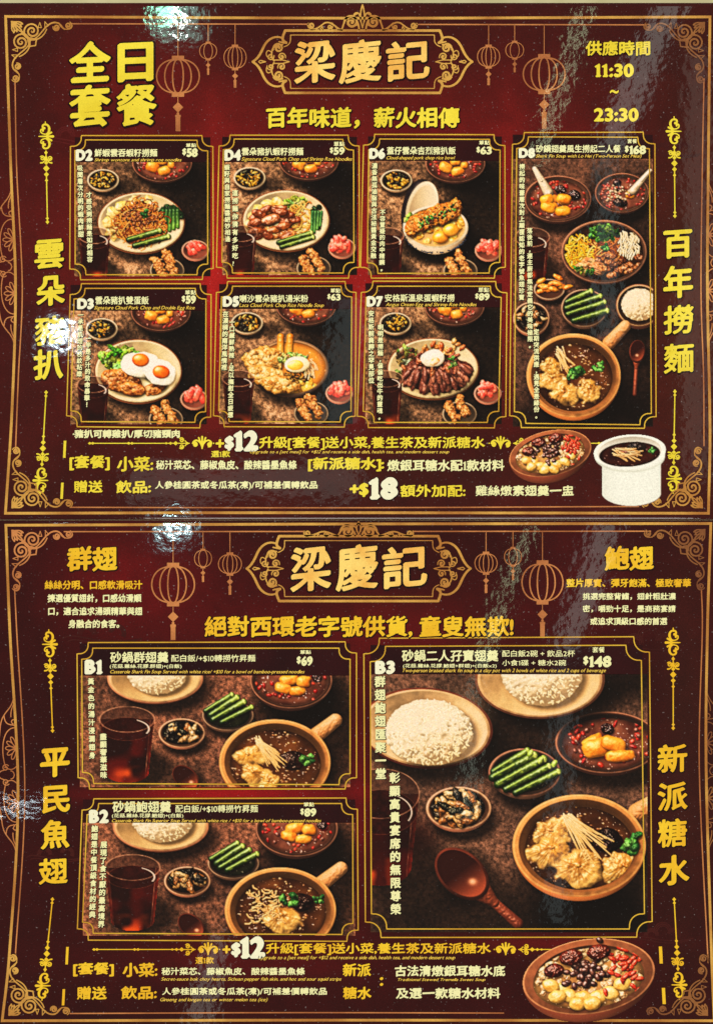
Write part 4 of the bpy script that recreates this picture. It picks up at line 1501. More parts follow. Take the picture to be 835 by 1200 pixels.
def all_photos():
    out = {}
    def small(key, x0, y0, x1, y1, dx, dy, fn, fdx, fdy, seed):
        p = Pic(x0, y0, x1, y1, seed=seed)
        dish_table(p, dx, dy)
        fn(p, fdx, fdy)
        dish_front(p, dx, dy)
        out[key] = p
    small('D2', 87.5, 190, 247, 324, 0, 0, dish_d2, 0, 0, 2)
    small('D4', 260.5, 190, 418, 322, 171.5, -2.5, dish_d4, 0, 0, 4)
    small('D6', 431, 188.5, 587.5, 322, 343, .5, dish_d6, 0, 0, 6)
    small('D3', 83, 364, 242.5, 497, -1.5, 174.5, dish_d3, 0, 0, 3)
    small('D5', 257, 362, 413, 496.5, 168.5, 167.5, dish_d5, 0, 0, 5)
    small('D7', 428, 360, 587.5, 497, 342, 168, dish_d7, 0, 0, 7)
    out['D8'] = photo_d8()
    p = Pic(94, 791.5, 410, 922, seed=21)
    out['B1'] = set_table(p, 0, 0, 1)
    p = Pic(97.5, 964, 416, 1096, seed=22)
    out['B2'] = set_table(p, 6.5, 173.5, 2)
    out['B3'] = photo_b3()
    return out

# ---------------------------------------------------------------- inks
YEL = print_mat('yellow_ink', (240, 222, 66), (228, 206, 52), amount=.07, light=.01)
YEL2 = print_mat('deep_yellow_ink', (240, 200, 46), (230, 178, 36), amount=.07, light=.01)
CREAM = print_mat('cream_ink', (240, 240, 208), amount=.06, light=.01)
CREAM2 = print_mat('pale_yellow_ink', (236, 236, 176), amount=.06, light=.01)
GOLD = print_mat('gold_ink', (212, 164, 78), (172, 114, 52), amount=.12)
GOLDY = print_mat('bright_gold_ink', (248, 214, 116), (236, 178, 82), amount=.08, grad_scale=22)
BRONZE = print_mat('bronze_ink', (204, 134, 78), (164, 98, 56), amount=.12)
DULL = print_mat('dull_gold_ink', (150, 98, 52), (118, 70, 42), amount=.14)
FRAME = print_mat('frame_gold_ink', (222, 182, 60), (200, 150, 44), amount=.08)
SCRIPT = print_mat('script_gold_ink', (226, 190, 76), amount=.06)
HALO = print_mat('dark_outline_ink', (26, 6, 8), amount=.1)
CLOUD = print_mat('cloud_red_ink', (92, 24, 22), (70, 18, 18), amount=.15)
CLOUD2 = print_mat('cloud_brown_ink', (66, 22, 18), (54, 16, 14), amount=.15)
HEAD = print_mat('header_ink', (46, 10, 12), (34, 8, 10), amount=.15)
SHEET = print_mat('maroon_print', attr='ink', amount=.24, light=.05)
PHOTO = print_mat('photo_print', attr='ink', amount=.11, light=.01)


def to_lin(c):
    c = np.clip(c, 0, 1)
    return np.where(c > 0.04045, ((c + 0.055) / 1.055) ** 2.4, c / 12.92)


def set_ink(me, C):
    a = me.color_attributes.new('ink', 'FLOAT_COLOR', 'POINT')
    A = np.ones((len(C), 4), np.float32)
    A[:, :3] = to_lin(C)
    a.data.foreach_set('color', A.ravel())


def ribbon(name, pts, w, mat, parent, z=Z_LINE, closed=False):
    """one printed line of width w along pts, mitred at its corners"""
    P = np.array(pts, float)
    n = len(P)
    if closed:
        a, b = np.roll(P, 1, 0), np.roll(P, -1, 0)
    else:
        a = np.vstack([2 * P[0] - P[1], P[:-1]])
        b = np.vstack([P[1:], 2 * P[-1] - P[-2]])
    d1 = P - a; d1 /= np.linalg.norm(d1, axis=1)[:, None] + 1e-9
    d2 = b - P; d2 /= np.linalg.norm(d2, axis=1)[:, None] + 1e-9
    n1 = np.c_[-d1[:, 1], d1[:, 0]]; n2 = np.c_[-d2[:, 1], d2[:, 0]]
    m = n1 + n2
    m /= np.linalg.norm(m, axis=1)[:, None] + 1e-9
    k = 1 / np.clip((m * n1).sum(1), 0.5, 1)
    off = m * (k * w / 2)[:, None]
    V = np.vstack([P + off, P - off])
    i = np.arange(n if closed else n - 1)
    j = (i + 1) % n
    F = np.c_[i, j, j + n, i + n]
    return flat_obj(name, V, [F], z, mat, parent)


def smooth_curve(pts, n=60):
    """Catmull-Rom through a few measured points"""
    P = np.array(pts, float)
    P = np.vstack([2 * P[0] - P[1], P, 2 * P[-1] - P[-2]])
    out = []
    segs = len(P) - 3
    for s in range(segs):
        p0, p1, p2, p3 = P[s:s + 4]
        m = max(2, n // segs)
        for i in range(m + (s == segs - 1)):
            t = i / m
            out.append(0.5 * ((2 * p1) + (-p0 + p2) * t + (2 * p0 - 5 * p1 + 4 * p2 - p3) * t * t + (-p0 + 3 * p1 - 3 * p2 + p3) * t ** 3))
    return [tuple(v) for v in out]


# ---------------------------------------------------------------- countertop and the two sheets
def box(name, x0, y0, x1, y1, z0, z1, mat):
    V = [W(x, y, z) for z in (z0, z1) for (x, y) in ((x0, y1), (x1, y1), (x1, y0), (x0, y0))]
    F = np.array([[0, 3, 2, 1], [4, 5, 6, 7], [0, 1, 5, 4], [1, 2, 6, 5], [2, 3, 7, 6], [3, 0, 4, 7]])
    return mesh_np(name, V, [F], mat)


ctm = bpy.data.materials.new('pale_counter')
ctm.use_nodes = True
_b = ctm.node_tree.nodes['Principled BSDF']
_t = ctm.node_tree.nodes.new('ShaderNodeTexNoise'); _t.inputs['Scale'].default_value = 40; _t.inputs['Detail'].default_value = 5
_r = ctm.node_tree.nodes.new('ShaderNodeValToRGB')
_r.color_ramp.elements[0].color = (*srgb((176, 170, 120)), 1)
_r.color_ramp.elements[1].color = (*srgb((226, 222, 180)), 1)
ctm.node_tree.links.new(_t.outputs['Fac'], _r.inputs['Fac'])
ctm.node_tree.links.new(_r.outputs['Color'], _b.inputs['Base Color'])
_b.inputs['Roughness'].default_value = 0.45
tag(box('countertop', -500, -400, 1335, 1600, -0.03, 0.0, ctm), kind='structure')


def sheet_colour(X, Y, low):
    n = fbm(X, Y, 120, 4, 5 + low)
    n2 = fbm(X, Y, 14, 3, 8 + low)
    C = np.empty(X.shape + (3,))
    if not low:
        base = np.array([52, 13, 13.])
        C[:] = base
        def add(x, y, rx, ry, col, a):
            q = np.hypot((X - x) / rx, (Y - y) / ry)
            k = (np.exp(-q * q * 1.6) * a)[..., None]
            C[:] = C * (1 - k) + np.array(col) * k
        add(150, 95, 90, 90, (112, 16, 20), .6)
        add(430, 160, 420, 130, (88, 13, 15), .6)
        add(330, 330, 330, 190, (140, 20, 24), .8)
        add(250, 330, 24, 200, (190, 36, 44), .5)
        add(422, 330, 24, 200, (170, 30, 38), .5)
        add(595, 300, 24, 200, (150, 24, 32), .5)
        add(610, 230, 120, 110, (112, 18, 20), .5)
        add(30, 400, 50, 160, (50, 16, 18), .5)
        add(800, 330, 60, 300, (62, 30, 22), .7)  # brownish reflection veil at the right, painted into the print colour
        add(420, 560, 420, 50, (56, 22, 20), .6)
        add(0, 0, 90, 70, (48, 16, 18), .6)
    else:
        C[:] = np.array([44, 8, 10.])
        def add(x, y, rx, ry, col, a):
            q = np.hypot((X - x) / rx, (Y - y) / ry)
            k = (np.exp(-q * q * 1.6) * a)[..., None]
            C[:] = C * (1 - k) + np.array(col) * k
        add(150, 680, 120, 90, (100, 11, 18), .7)
        add(420, 740, 300, 60, (84, 10, 14), .7)
        add(690, 680, 90, 90, (96, 14, 22), .4)
        add(260, 930, 200, 14, (150, 16, 26), .8)
        add(422, 930, 16, 170, (104, 10, 20), .6)
        add(300, 1125, 200, 40, (86, 10, 15), .6)
        add(640, 1105, 160, 14, (96, 14, 18), .6)
        add(800, 900, 50, 330, (50, 22, 20), .8)  # reflection veil on the right side, painted into the lower sheet too
        add(30, 900, 40, 300, (42, 9, 12), .5)
    C *= np.array([1.10, 1.0, .74])
    C *= (0.80 + 0.4 * n)[..., None] * (0.90 + 0.2 * n2)[..., None]
    return C / 255


def make_sheet(name, corners, low, label):
    """a thin laminated sheet: coloured top grid, underside and edges"""
    (xa, ya), (xb, yb), (xc, yc), (xd, yd) = corners     # top-left, top-right, bottom-right, bottom-left
    nx, ny = 210, 150
    u = np.linspace(0, 1, nx + 1)[None, :]
    v = np.linspace(0, 1, ny + 1)[:, None]
    X = (xa * (1 - u) + xb * u) * (1 - v) + (xd * (1 - u) + xc * u) * v
    Y = (ya * (1 - u) + yb * u) * (1 - v) + (yd * (1 - u) + yc * u) * v
    C = sheet_colour(X, Y, low).reshape(-1, 3)
    n = X.size
    top = np.c_[((X - CX) * U).ravel(), ((CY - Y) * U).ravel(), np.full(n, Z_SHEET)]
    idx = np.arange(n).reshape(ny + 1, nx + 1)
    F = np.stack([idx[:-1, :-1], idx[1:, :-1], idx[1:, 1:], idx[:-1, 1:]], -1).reshape(-1, 4)
    ring = np.concatenate([idx[0, :-1], idx[:-1, -1], idx[-1, :0:-1], idx[:0:-1, 0]])
    bot = top[ring].copy(); bot[:, 2] = -0.00005 + 0.0001
    m = len(ring)
    b = n + np.arange(m)
    r2 = np.roll(ring, -1); b2 = np.roll(b, -1)
    S = np.c_[ring, r2, b2, b]
    o = mesh_np(name, np.vstack([top, bot]), [F, S], SHEET)
    set_ink(o.data, np.vstack([C, C[ring] * .5]))
    return tag(o, label, 'menu', 'laminated menus on the counter')


menu_up = make_sheet('menu_sheet', [(-14, 3.5), (849, 3.5), (847, 609.2), (-12, 609.2)], 0,
                     'upper dark red menu with six small dish pictures and a tall one at right')
menu_lo = make_sheet('menu_sheet', [(-12, 609.5), (847, 609.5), (852, 1222), (-16, 1222)], 1,
                     'lower dark red menu with two wide soup pictures and one large square one')


def text(s, box_, mat, parent, name='lettering', **k):
    x0, y0, x1, y1 = box_
    return lettering(name, s, x0, x1, y0, y1, mat, parent, **k)


# ---------------------------------------------------------------- ornaments
def border(parent, L, R, T, B, Li, Ri, Ti, Bi, crest):
    """outer thick line as one closed band, inner thin lines with gaps at the corners and the crest"""
    loop = smooth_curve(L, 40)[:-1] + smooth_curve(B, 8)[:-1] + smooth_curve(R, 40)[:-1] + smooth_curve(T, 8)[:-1]
    o = ribbon('border_line', loop, 3.1, GOLD, parent, closed=True)
    for p in Li, Ri, Bi:
        ribbon('inner_border_line', smooth_curve(p, 40), 1.5, BRONZE, parent)
    (xa, ya), (xb, yb) = Ti
    yy = lambda x: ya + (yb - ya) * (x - xa) / (xb - xa)
    ribbon('inner_border_line', [(xa, ya), (crest[0], yy(crest[0]))], 1.5, BRONZE, parent)
    ribbon('inner_border_line', [(crest[1], yy(crest[1])), (xb, yb)], 1.5, BRONZE, parent)


def corner(parent, x, y, fx, fy, mat, s=1.0):
    """scrollwork for one corner; fx, fy = +1 / -1 point into the sheet"""
    I = Ink(-2, -2, 84, 84, 0.42)
    def both(pts, w, w1=None, mid=None):
        I.path(pts, w * .8, w1 and w1 * .8, mid)
        I.path([(b, a) for a, b in pts], w * .8, w1 and w1 * .8, mid)
    both(spiral(29, 16, 1.2, 10.5, 60, -1.9, 34), 0.9, 1.3)
    both(spiral(29, 16, 0.5, 7.5, 200, -1.5, 24), 0.5, 0.6)
    both(bez((18, 17), (22, 30), (40, 30), (46, 14), 14), 1.3, 0.9)
    both(bez((24, 26), (38, 30), (42, 6), (56, 6), 18), 0.9, 1.2)
    both(bez((56, 6), (62, 6), (64, 12), (67, 14), 10), 1.2, 0.9)
    both(spiral(57.5, 12, 1.0, 4.2, 0, 1.55, 20), 1.5, 0.7)
    both(bez((61, 8), (64, 16), (76, 16), (76, 9.5), 12), 0.8, 0.7)
    both(spiral(71.5, 9.5, 1.0, 4.4, 150, -1.6, 20), 1.3, 0.7)
    both([(38, 6), (40, 12), (36, 12), (38, 6)], 0.6)
    both([(44, 5), (44, 12), (48, 10), (44, 5)], 0.6)
    # acanthus fan in the corner
    for a in (12, 28, 45, 62, 78):
        r = 17 if a == 45 else 13
        c, n = cos(radians(a)), sin(radians(a))
        tip = (5, 5)
        b = (5 + r * c, 5 + r * n)
        I.path(bez(b, (b[0] - 4 * c + 3 * n, b[1] - 4 * n - 3 * c), (8 * c + 4, 4 + 8 * n), tip, 8), 1.0, 0.6)
        I.path(bez(b, (b[0] - 4 * c - 3 * n, b[1] - 4 * n + 3 * c), (8 * c + 4, 4 + 8 * n), tip, 8), 0.6, 0.9)
    # little leaf on the diagonal
    for pts in (((27, 24), (34, 26), (33, 33), (26, 34), (24, 27)),):
        I.path(list(pts) + [pts[0]], 0.8)
    I.path([(20, 20), (27, 27)], 1.6, 1.0)
    def warp(V):
        V = V.copy()
        V[:, 0] = x + fx * V[:, 0] * s
        V[:, 1] = y + fy * V[:, 1] * s
        return V
    r = march(I.F, I.x0, I.y0, I.g)
    V, F = r
    V = warp(V)
    if fx * fy < 0:
        F = [f[:, ::-1] for f in F]
    return flat_obj('corner_scrollwork', V, F, Z_LINE + 0.00002, mat, parent)


def lantern(parent, cx, y0, y1, rx, top, tas, mat):
    """paper lantern with caps, ribs, cord, knot and tassel; its tassel is a sub-part"""
    k = rx / 25
    cap = 4.2 * k + .4
    I = Ink(cx - rx - 2, top, cx + rx + 2, y1 + cap + 3, 0.36 if rx < 15 else 0.42)
    w = max(0.45, 0.72 * k + .12)
    I.path([(cx, top), (cx, y0 - cap)], 0.5)
    I.rect(cx - 7.2 * k, y0 - cap, cx + 7.2 * k, y0)
    I.rect(cx - 7.2 * k, y1, cx + 7.2 * k, y1 + cap)
    cy, ry = (y0 + y1) / 2, (y1 - y0) / 2
    for f in ((1, .62, .25) if rx > 12 else (1, .5)):
        for sgn in (-1, 1):
            pts = []
            for i in range(25):
                a = -pi / 2 + pi * i / 24
                # ribs leave the cap a little apart
                px = cx + sgn * (rx * f * cos(a) ** .9 if cos(a) > 0 else 0) + sgn * 2.6 * k * f
                pts.append((px - sgn * 2.6 * k * f * cos(a), cy + ry * sin(a)))
            I.path(pts, w)
    o = I.build('lantern', mat, parent)
    T = Ink(cx - 8, y1 + cap - 1, cx + 8, tas + 2, 0.36)
    b = y1 + cap
    d = tas - b
    T.path([(cx, b), (cx, b + d * .15)], .45)
    kn = 5.6 * k + .6
    T.diamond(cx, b + d * .15 + kn, kn, kn)
    T.dot(cx, b + d * .15 + 2 * kn + 1.2 * k, 1.3 * k + .3)
    T.rect(cx - 2.6 * k - .2, b + d * .15 + 2 * kn + 2.6 * k, cx + 2.6 * k + .2, tas)
    T.rect(cx - 3.1 * k - .2, b + d * .15 + 2 * kn + 3.2 * k, cx + 3.1 * k + .2, b + d * .15 + 2 * kn + 5.4 * k)
    T.build('tassel', mat, o)
    return o


def plaque(parent, cx, cy, hw, hh, mat, crest_y):
    """shop-name plaque: double outline with ogee ends, filigree in the ends, crest above"""
    I = Ink(cx - hw - 3, cy - hh - 4, cx + hw + 3, cy + hh + 4, 0.5)
    rx = hw - 37                      # half length of the straight part
    def half(sg, sv):
        P = lambda x, y: (cx + sg * (rx + x), cy + sv * y)
        a = bez(P(-1, -hh), P(2, -hh + 8), P(4, -hh + 11), P(-2, -hh + 14), 8)
        I.path([P(-rx, -hh)[0:2]] + [P(-1, -hh)], 1.5)
        I.path(a, 1.5)
        I.path(bez(P(-2, -hh + 14), P(-4, -hh + 15), P(-5 + 8, -hh + 14), P(6, -hh + 13), 8), 1.4, .8)
        I.path(bez(P(2, -hh + 9), P(10, -hh + 5), P(20, -hh + 9), P(25, -hh + 21), 14), 1.0, 1.5)
        I.path(bez(P(25, -hh + 21), P(29, -hh + 30), P(32, -3), P(37, 0), 10), 1.5, 1.3)
        # inner line
        I.path([P(-rx, -hh + 5.2), P(-7.5, -hh + 5.2)], .55)
        I.path(bez(P(-7.5, -hh + 5.2), P(-7, -hh + 11), P(-9, -hh + 16), P(0, -hh + 19), 8), .6)
        # filigree
        I.path(spiral(cx + sg * (rx + 7), cy + sv * (-16), 1.2, 6.2, 200 if sg > 0 else -20, (1.5 if sg * sv > 0 else -1.5), 22), 1.5, .8)
        I.path(bez(P(2, -20), P(14, -22), P(18, -10), P(12, -1), 12), .9)
        I.path(spiral(cx + sg * (rx + 16), cy + sv * (-6), .8, 4.3, 90, (1.3 if sg * sv > 0 else -1.3), 18), 1.0, .6)
        I.path(spiral(cx + sg * (rx + 3), cy + sv * (-6), .8, 4.8, 270, (-1.3 if sg * sv > 0 else 1.3), 18), 1.3, .6)
        I.path(bez(P(16, -12), P(21, -16), P(22, -8), P(20, -6), 8), .6)
        I.path([P(22, 0), P(28, -1.6), P(30, 0)], .8, .5)
        I.path([P(-6, 0), P(2, -2), P(12, -2)], .6)
    for sg in (-1, 1):
        for sv in (-1, 1):
            half(sg, sv)
    o = I.build('title_plaque', mat, parent)
    t = crest_y
    J = Ink(cx - 66, t - 3, cx + 66, cy - hh + 2, 0.42)
    b = cy - hh
    H = b - t
    for sg in (-1, 1):
        P = lambda x, y: (cx + sg * x, b - y * H)
        J.path(bez(P(0, 1.0), P(3, .7), P(3, .45), P(0, .1), 10), .9, .6)
        J.path(bez(P(2, .35), P(2, .75), P(8, .75), P(10, .62), 8), .9)
        J.path(spiral(cx + sg * 13, b - .33 * H, 1.2, 8.5, 150 if sg > 0 else 30, 1.6 * sg, 30), 1.8, 1.0)
        J.path(bez(P(4, .05), P(5, .55), P(16, .75), P(21, .35), 14), 1.1)
        J.path(bez(P(21, .35), P(24, .1), P(23, .05), P(26, .03), 6), 1.0)
        J.path(bez(P(24, .02), P(30, .05), P(36, .40), P(44, .30), 12), 1.0, .9)
        J.path(bez(P(44, .30), P(50, .18), P(52, .04), P(60, .04), 10), .9)
        J.path(spiral(cx + sg * 60, b - .2 * H, 1.0, 4.2, 90, -1.35 * sg, 18), 1.2, .7)
        J.path(spiral(cx + sg * 38, b - .14 * H, .8, 3.2, 90, 1.3 * sg, 16), 1.0, .6)
        J.path(bez(P(28, .02), P(32, .1), P(34, .3), P(36, .3), 6), .5)
        J.path([P(46, .03), P(47, .16), P(50, .03)], .6)
        J.dot(cx + sg * 7.5, b - .22 * H, 1.4)
        J.path([P(7, .66), P(11, .56)], 1.1, .4)
    J.build('crest', mat, o)
    return o


def side_scroll(parent, x, ys, ye, x2, mat, flip=1):
    """slim vertical flourish: scrolls and diamonds at ys, a long thin line to ye"""
    s = 1 if ye > ys else -1
    lean = lambda y: x + (x2 - x) * (y - ys) / (ye - ys)
    I = Ink(min(x, x2) - 12, min(ys, ye) - 3, max(x, x2) + 12, max(ys, ye) + 3, 0.4)
    f = flip
    P = lambda dx, d: (lean(ys + s * d) + dx, ys + s * d)
    I.path([P(0, 0), P(0, 4)], .7, .5)
    for e in (-1, 1):
        q = lambda dx, d: P(f * dx, 17 + e * d)
        I.path(bez(q(-.5, 2.5), q(5, 3), q(6.6, 12.5), q(0.6, 14.2), 12), .7, 1.0, mid=1.5)
        I.path(bez(q(.6, 14.2), q(-4.2, 14.6), q(-4.4, 9.6), q(-1.2, 9.4), 10), 1.0, 1.3)
        I.dot(*q(-1.2, 10.0), 1.2)
        I.path(bez(q(.5, 2.5), q(-3, 2.6), q(-6.6, 4), q(-5.6, 7.4), 8), .7, .8)
        I.path(bez(q(-5.6, 7.4), q(-4.6, 9.0), q(-2.4, 8.2), q(-3, 6.6), 8), .8, 1.2)
        I.path([q(1, .8), q(6.6, 4.6)], .6, 1.2)
    I.path([P(-8 * f, 17), P(8.6 * f, 17)], .6, 1.5)
    I.diamond(*P(0, 36), 2.2, 2.6)
    I.path([P(0, 34), P(0, 48)], .7)
    for e in (-1, 1):
        I.path(spiral(*P(e * 4.4, 42.5), .7, 3.0, 0, 1.4 * e, 16), .7, .55)
        I.path(bez(P(e * 1, 41), P(e * 1, 46), P(e * 3, 48), P(e * 6.5, 48), 6), .6, .9)
    for d, r in ((48, 2.4), (54.5, 3.8), (61.5, 2.9), (68.5, 2.1)):
        I.diamond(*P(0, d), r, r * 1.05)
    L = abs(ye - ys)
    I.path([P(0, 60), P(0, L)], .75, .65)
    I.diamond(*P(0, L - 6), 2.0, 2.0)
    I.diamond(*P(0, L - 1.8), 2.3, 2.3)
    return I.build('side_flourish', mat, parent)


def divider(parent, x0, x1, y, mat, sg=1):
    """horizontal flourish; the palmette end is at x1"""
    I = Ink(min(x0, x1) - 3, y - 9, max(x0, x1) + 3, y + 9, 0.4)
    L = abs(x1 - x0)
    P = lambda d, dy: (x1 - sg * d, y + dy)
    for v in (-1, 1):
        I.path(bez(P(15, 0), P(13, v * -1), P(12, v * -1), P(14, 0), 3), .4)
    for e in (-1, 1):
        q = lambda dx, dy: P(14 + e * dx, dy)
        I.path(bez(q(0, 5), q(2, -4), q(9, -6), q(11, 0), 12), .9, 1.0)
        I.path(spiral(*q(8.2, 1.4), .6, 2.8, 0, (1.3 if e * sg < 0 else -1.3), 14), 1.1, .8)
        I.path([q(0, 4), q(4, -6.5)], .8, 1.0)
    I.path([P(14, 6), P(14, -7.5)], .8, 1.2)
    I.dot(*P(0.5, 0), .8)
    I.path([P(29, 0), P(L, 0)], .55)
    for e in (-1, 1):
        I.path(spiral(*P(38, e * 3.8), .7, 3.0, 0, 1.4 * e * sg, 16), .7, .55)
        I.path(bez(P(30, 0), P(33, e * 1), P(33, e * 2), P(34, e * 3), 5), .6)
    for d, r in ((31, 1.5), (45, 2.6), (51, 1.9), (56, 1.5)):
        I.diamond(*P(d, 0), r * 1.1, r)
    if L > 90:
        for d in (96, 100, L - 4, L - .5):
            I.diamond(*P(d, 0), 2.4, 1.7)
    return I.build('divider_flourish', mat, parent)


def filigree(parent, xs, y0, y1, inward, mat):
    """half medallion of lace-like scrolls outside the border line; xs(y) is the line it grows from"""
    H = (y1 - y0) / 2
    cy = (y0 + y1) / 2
    I = Ink(-30, y0 - 4, 30, y1 + 4, 0.42)
    w = .62
    for e in (-1, 1):
        P = lambda dx, d: (dx, cy + e * d)
        I.path(bez(P(0, H), P(3, H * .86), P(8, H * .84), P(13, H * .76), 10), w)
        I.path(bez(P(0, H * .92), P(4, H * .84), P(5, H * .8), P(5, H * .74), 8), w)
        I.path(bez(P(13, H * .76), P(13, H * .6), P(4, H * .66), P(0, H * .62), 10), w)
        I.path(bez(P(13, H * .76), P(20, H * .66), P(18, H * .5), P(22, H * .4), 10), w)
        I.path(bez(P(0, H * .70), P(5, H * .72), P(6, H * .66), P(3, H * .65), 8), w)
        # shell of petals
        yb = H * .34
        for k in range(5):
            a = radians(-62 + k * 31)
            r = 13
            tx, ty = r * cos(a), r * sin(a) * 1.1
            for u in (-1, 1):
                I.path(bez(P(1, yb), P(tx * .5 - u * 2.2 * sin(a), yb + ty * .5 + u * 3.4 * cos(a)), P(tx - u * 2.6 * sin(a), yb + ty + u * 2.6 * cos(a)), P(tx * 1.03, yb + ty * 1.03), 8), w * .9)
        I.path(bez(P(0, H * .60), P(16, H * .62), P(20, H * .3), P(14, H * .10), 14), w)
        I.path(bez(P(14, H * .10), P(8, H * .04), P(4, H * .08), P(0, H * .12), 10), w)
        I.path(spiral(14, cy + e * H * .09, .8, 4.2, 0, 1.4 * e, 18), w, w)
        I.path(bez(P(16, H * .06), P(22, H * .05), P(22, H * .01), P(24, 0), 6), w)
        I.path(bez(P(4, 0), P(5, H * .04), P(6, H * .05), P(8, H * .05), 6), w)
    V, F = march(I.F, I.x0, I.y0, I.g)
    sg = -inward
    keep_x = V[:, 0] > -0.4
    V = V.copy()
    V[:, 0] = np.array([xs(v) for v in V[:, 1]]) + sg * np.maximum(V[:, 0], 0)
    if sg < 0:
        F = [f[:, ::-1] for f in F]
    return flat_obj('edge_filigree', V, F, Z_LINE - .00003, mat, parent)


def cloud(parent, x, y, s, mat):
    I = Ink(x - 60 * s, y - 26 * s, x + 60 * s, y + 20 * s, 0.7)
    for (cx, cy, r, a, t) in ((-22, 2, 14, 180, .5), (0, -6, 18, 170, .55), (22, 0, 13, 190, .55)):
        for k in (1, .8, .6):
            I.path(spiral(x + cx * s, y + cy * s, r * s * k, r * s * k * .95, a, t, 16), .7)
    I.path(bez((x - 58 * s, y + 8 * s), (x - 40 * s, y - 6 * s), (x - 10 * s, y + 22 * s), (x + 58 * s, y + 8 * s), 20), .8)
    I.path(bez((x - 50 * s, y + 12 * s), (x - 36 * s, y + 2 * s), (x - 8 * s, y + 26 * s), (x + 50 * s, y + 12 * s), 20), .7)
    return I.build('cloud_motif', mat, parent, z=Z_SHEET + .0001)


# ---------------------------------------------------------------- dish panels
def photo_parts(p, panel_name, parent, z=Z_PHOTO, skip_bg=False):
    """cut the drawn photograph into flat pieces, one per depicted thing"""
    C = tone(p.C, .25 if panel_name == 'ramekin_picture' else 1.0)
    C += (s_r.rand(p.ny, p.nx, 1) - .5) * .02
    ys, xs = np.mgrid[0:p.ny, 0:p.nx]
    VX = (p.x0 + xs / p.R - CX) * U
    VY = (CY - (p.y0 + ys / p.R)) * U
    idx = np.arange(p.nx * p.ny).reshape(p.ny, p.nx)
    Q = np.stack([idx[:-1, :-1], idx[1:, :-1], idx[1:, 1:], idx[:-1, 1:]], -1).reshape(-1, 4)
    qid = p.ID[:-1, :-1].ravel()
    root = parent
    made = []
    for k in np.unique(qid):
        if k < 0:
            continue
        f = Q[qid == k]
        if len(f) < 30:
            f = f
        used, inv = np.unique(f.ravel(), return_inverse=True)
        V = np.c_[VX.ravel()[used], VY.ravel()[used], np.full(len(used), z)]
        nm = panel_name if k == 0 and panel_name else p.names[k]
        o = mesh_np(nm, V, [inv.reshape(-1, 4)], PHOTO, root)
        set_ink(o.data, C.reshape(-1, 3)[used])
        if k == 0 and panel_name:
            root = o
        made.append(o)
    return root, made


def frame_path(q, n, inset, step=2.0):
    """closed outline with concave corners. q = 4 corner points TL, TR, BR, BL"""
    P = [np.array(v, float) for v in q]
    pts = []
    for i in range(4):
        c = P[i]
        prev = P[i - 1]; nxt = P[(i + 1) % 4]
        a = (prev - c) / np.linalg.norm(prev - c)
        b = (nxt - c) / np.linalg.norm(nxt - c)
        c2 = c + (a + b) * inset
        # arrive along the edge from prev, small step in, concave arc round the corner, small step out
        r = n
        pts.append(c2 + a * (r + step * .2))
        for k in range(9):
            t = k / 8 * pi / 2
            # circle of radius r about the corner itself, bulging inwards
            pts.append(c2 + a * (r * cos(t)) + b * (r * sin(t)) + (b * step * (1 - k / 8) + a * step * (k / 8)))
        pts.append(c2 + b * (r + step * .2))
    return [tuple(v) for v in pts]


DISH_GROUP = None


def panel_frames(outer, inner, n, parent):
    for q, nn in ((outer, n), (inner, n * .98)):
        ribbon('panel_frame', frame_path(q, nn, 0), 1.35, FRAME, parent, z=Z_LINE + .00001, closed=True)


def rect_flat(name, x0, y0, x1, y1, z, mat, parent):
    V = np.array([(x0, y0), (x1, y0), (x1, y1), (x0, y1)], float)
    return flat_obj(name, V, [np.array([[0, 3, 2, 1]])], z, mat, parent)

# ================================================================= everything printed on the sheets
ALL = []


def T(parent, s, x0, y0, x1, y1, mat=None, **k):
    ALL.append((parent, s, (x0, y0, x1, y1), mat or CREAM, k))


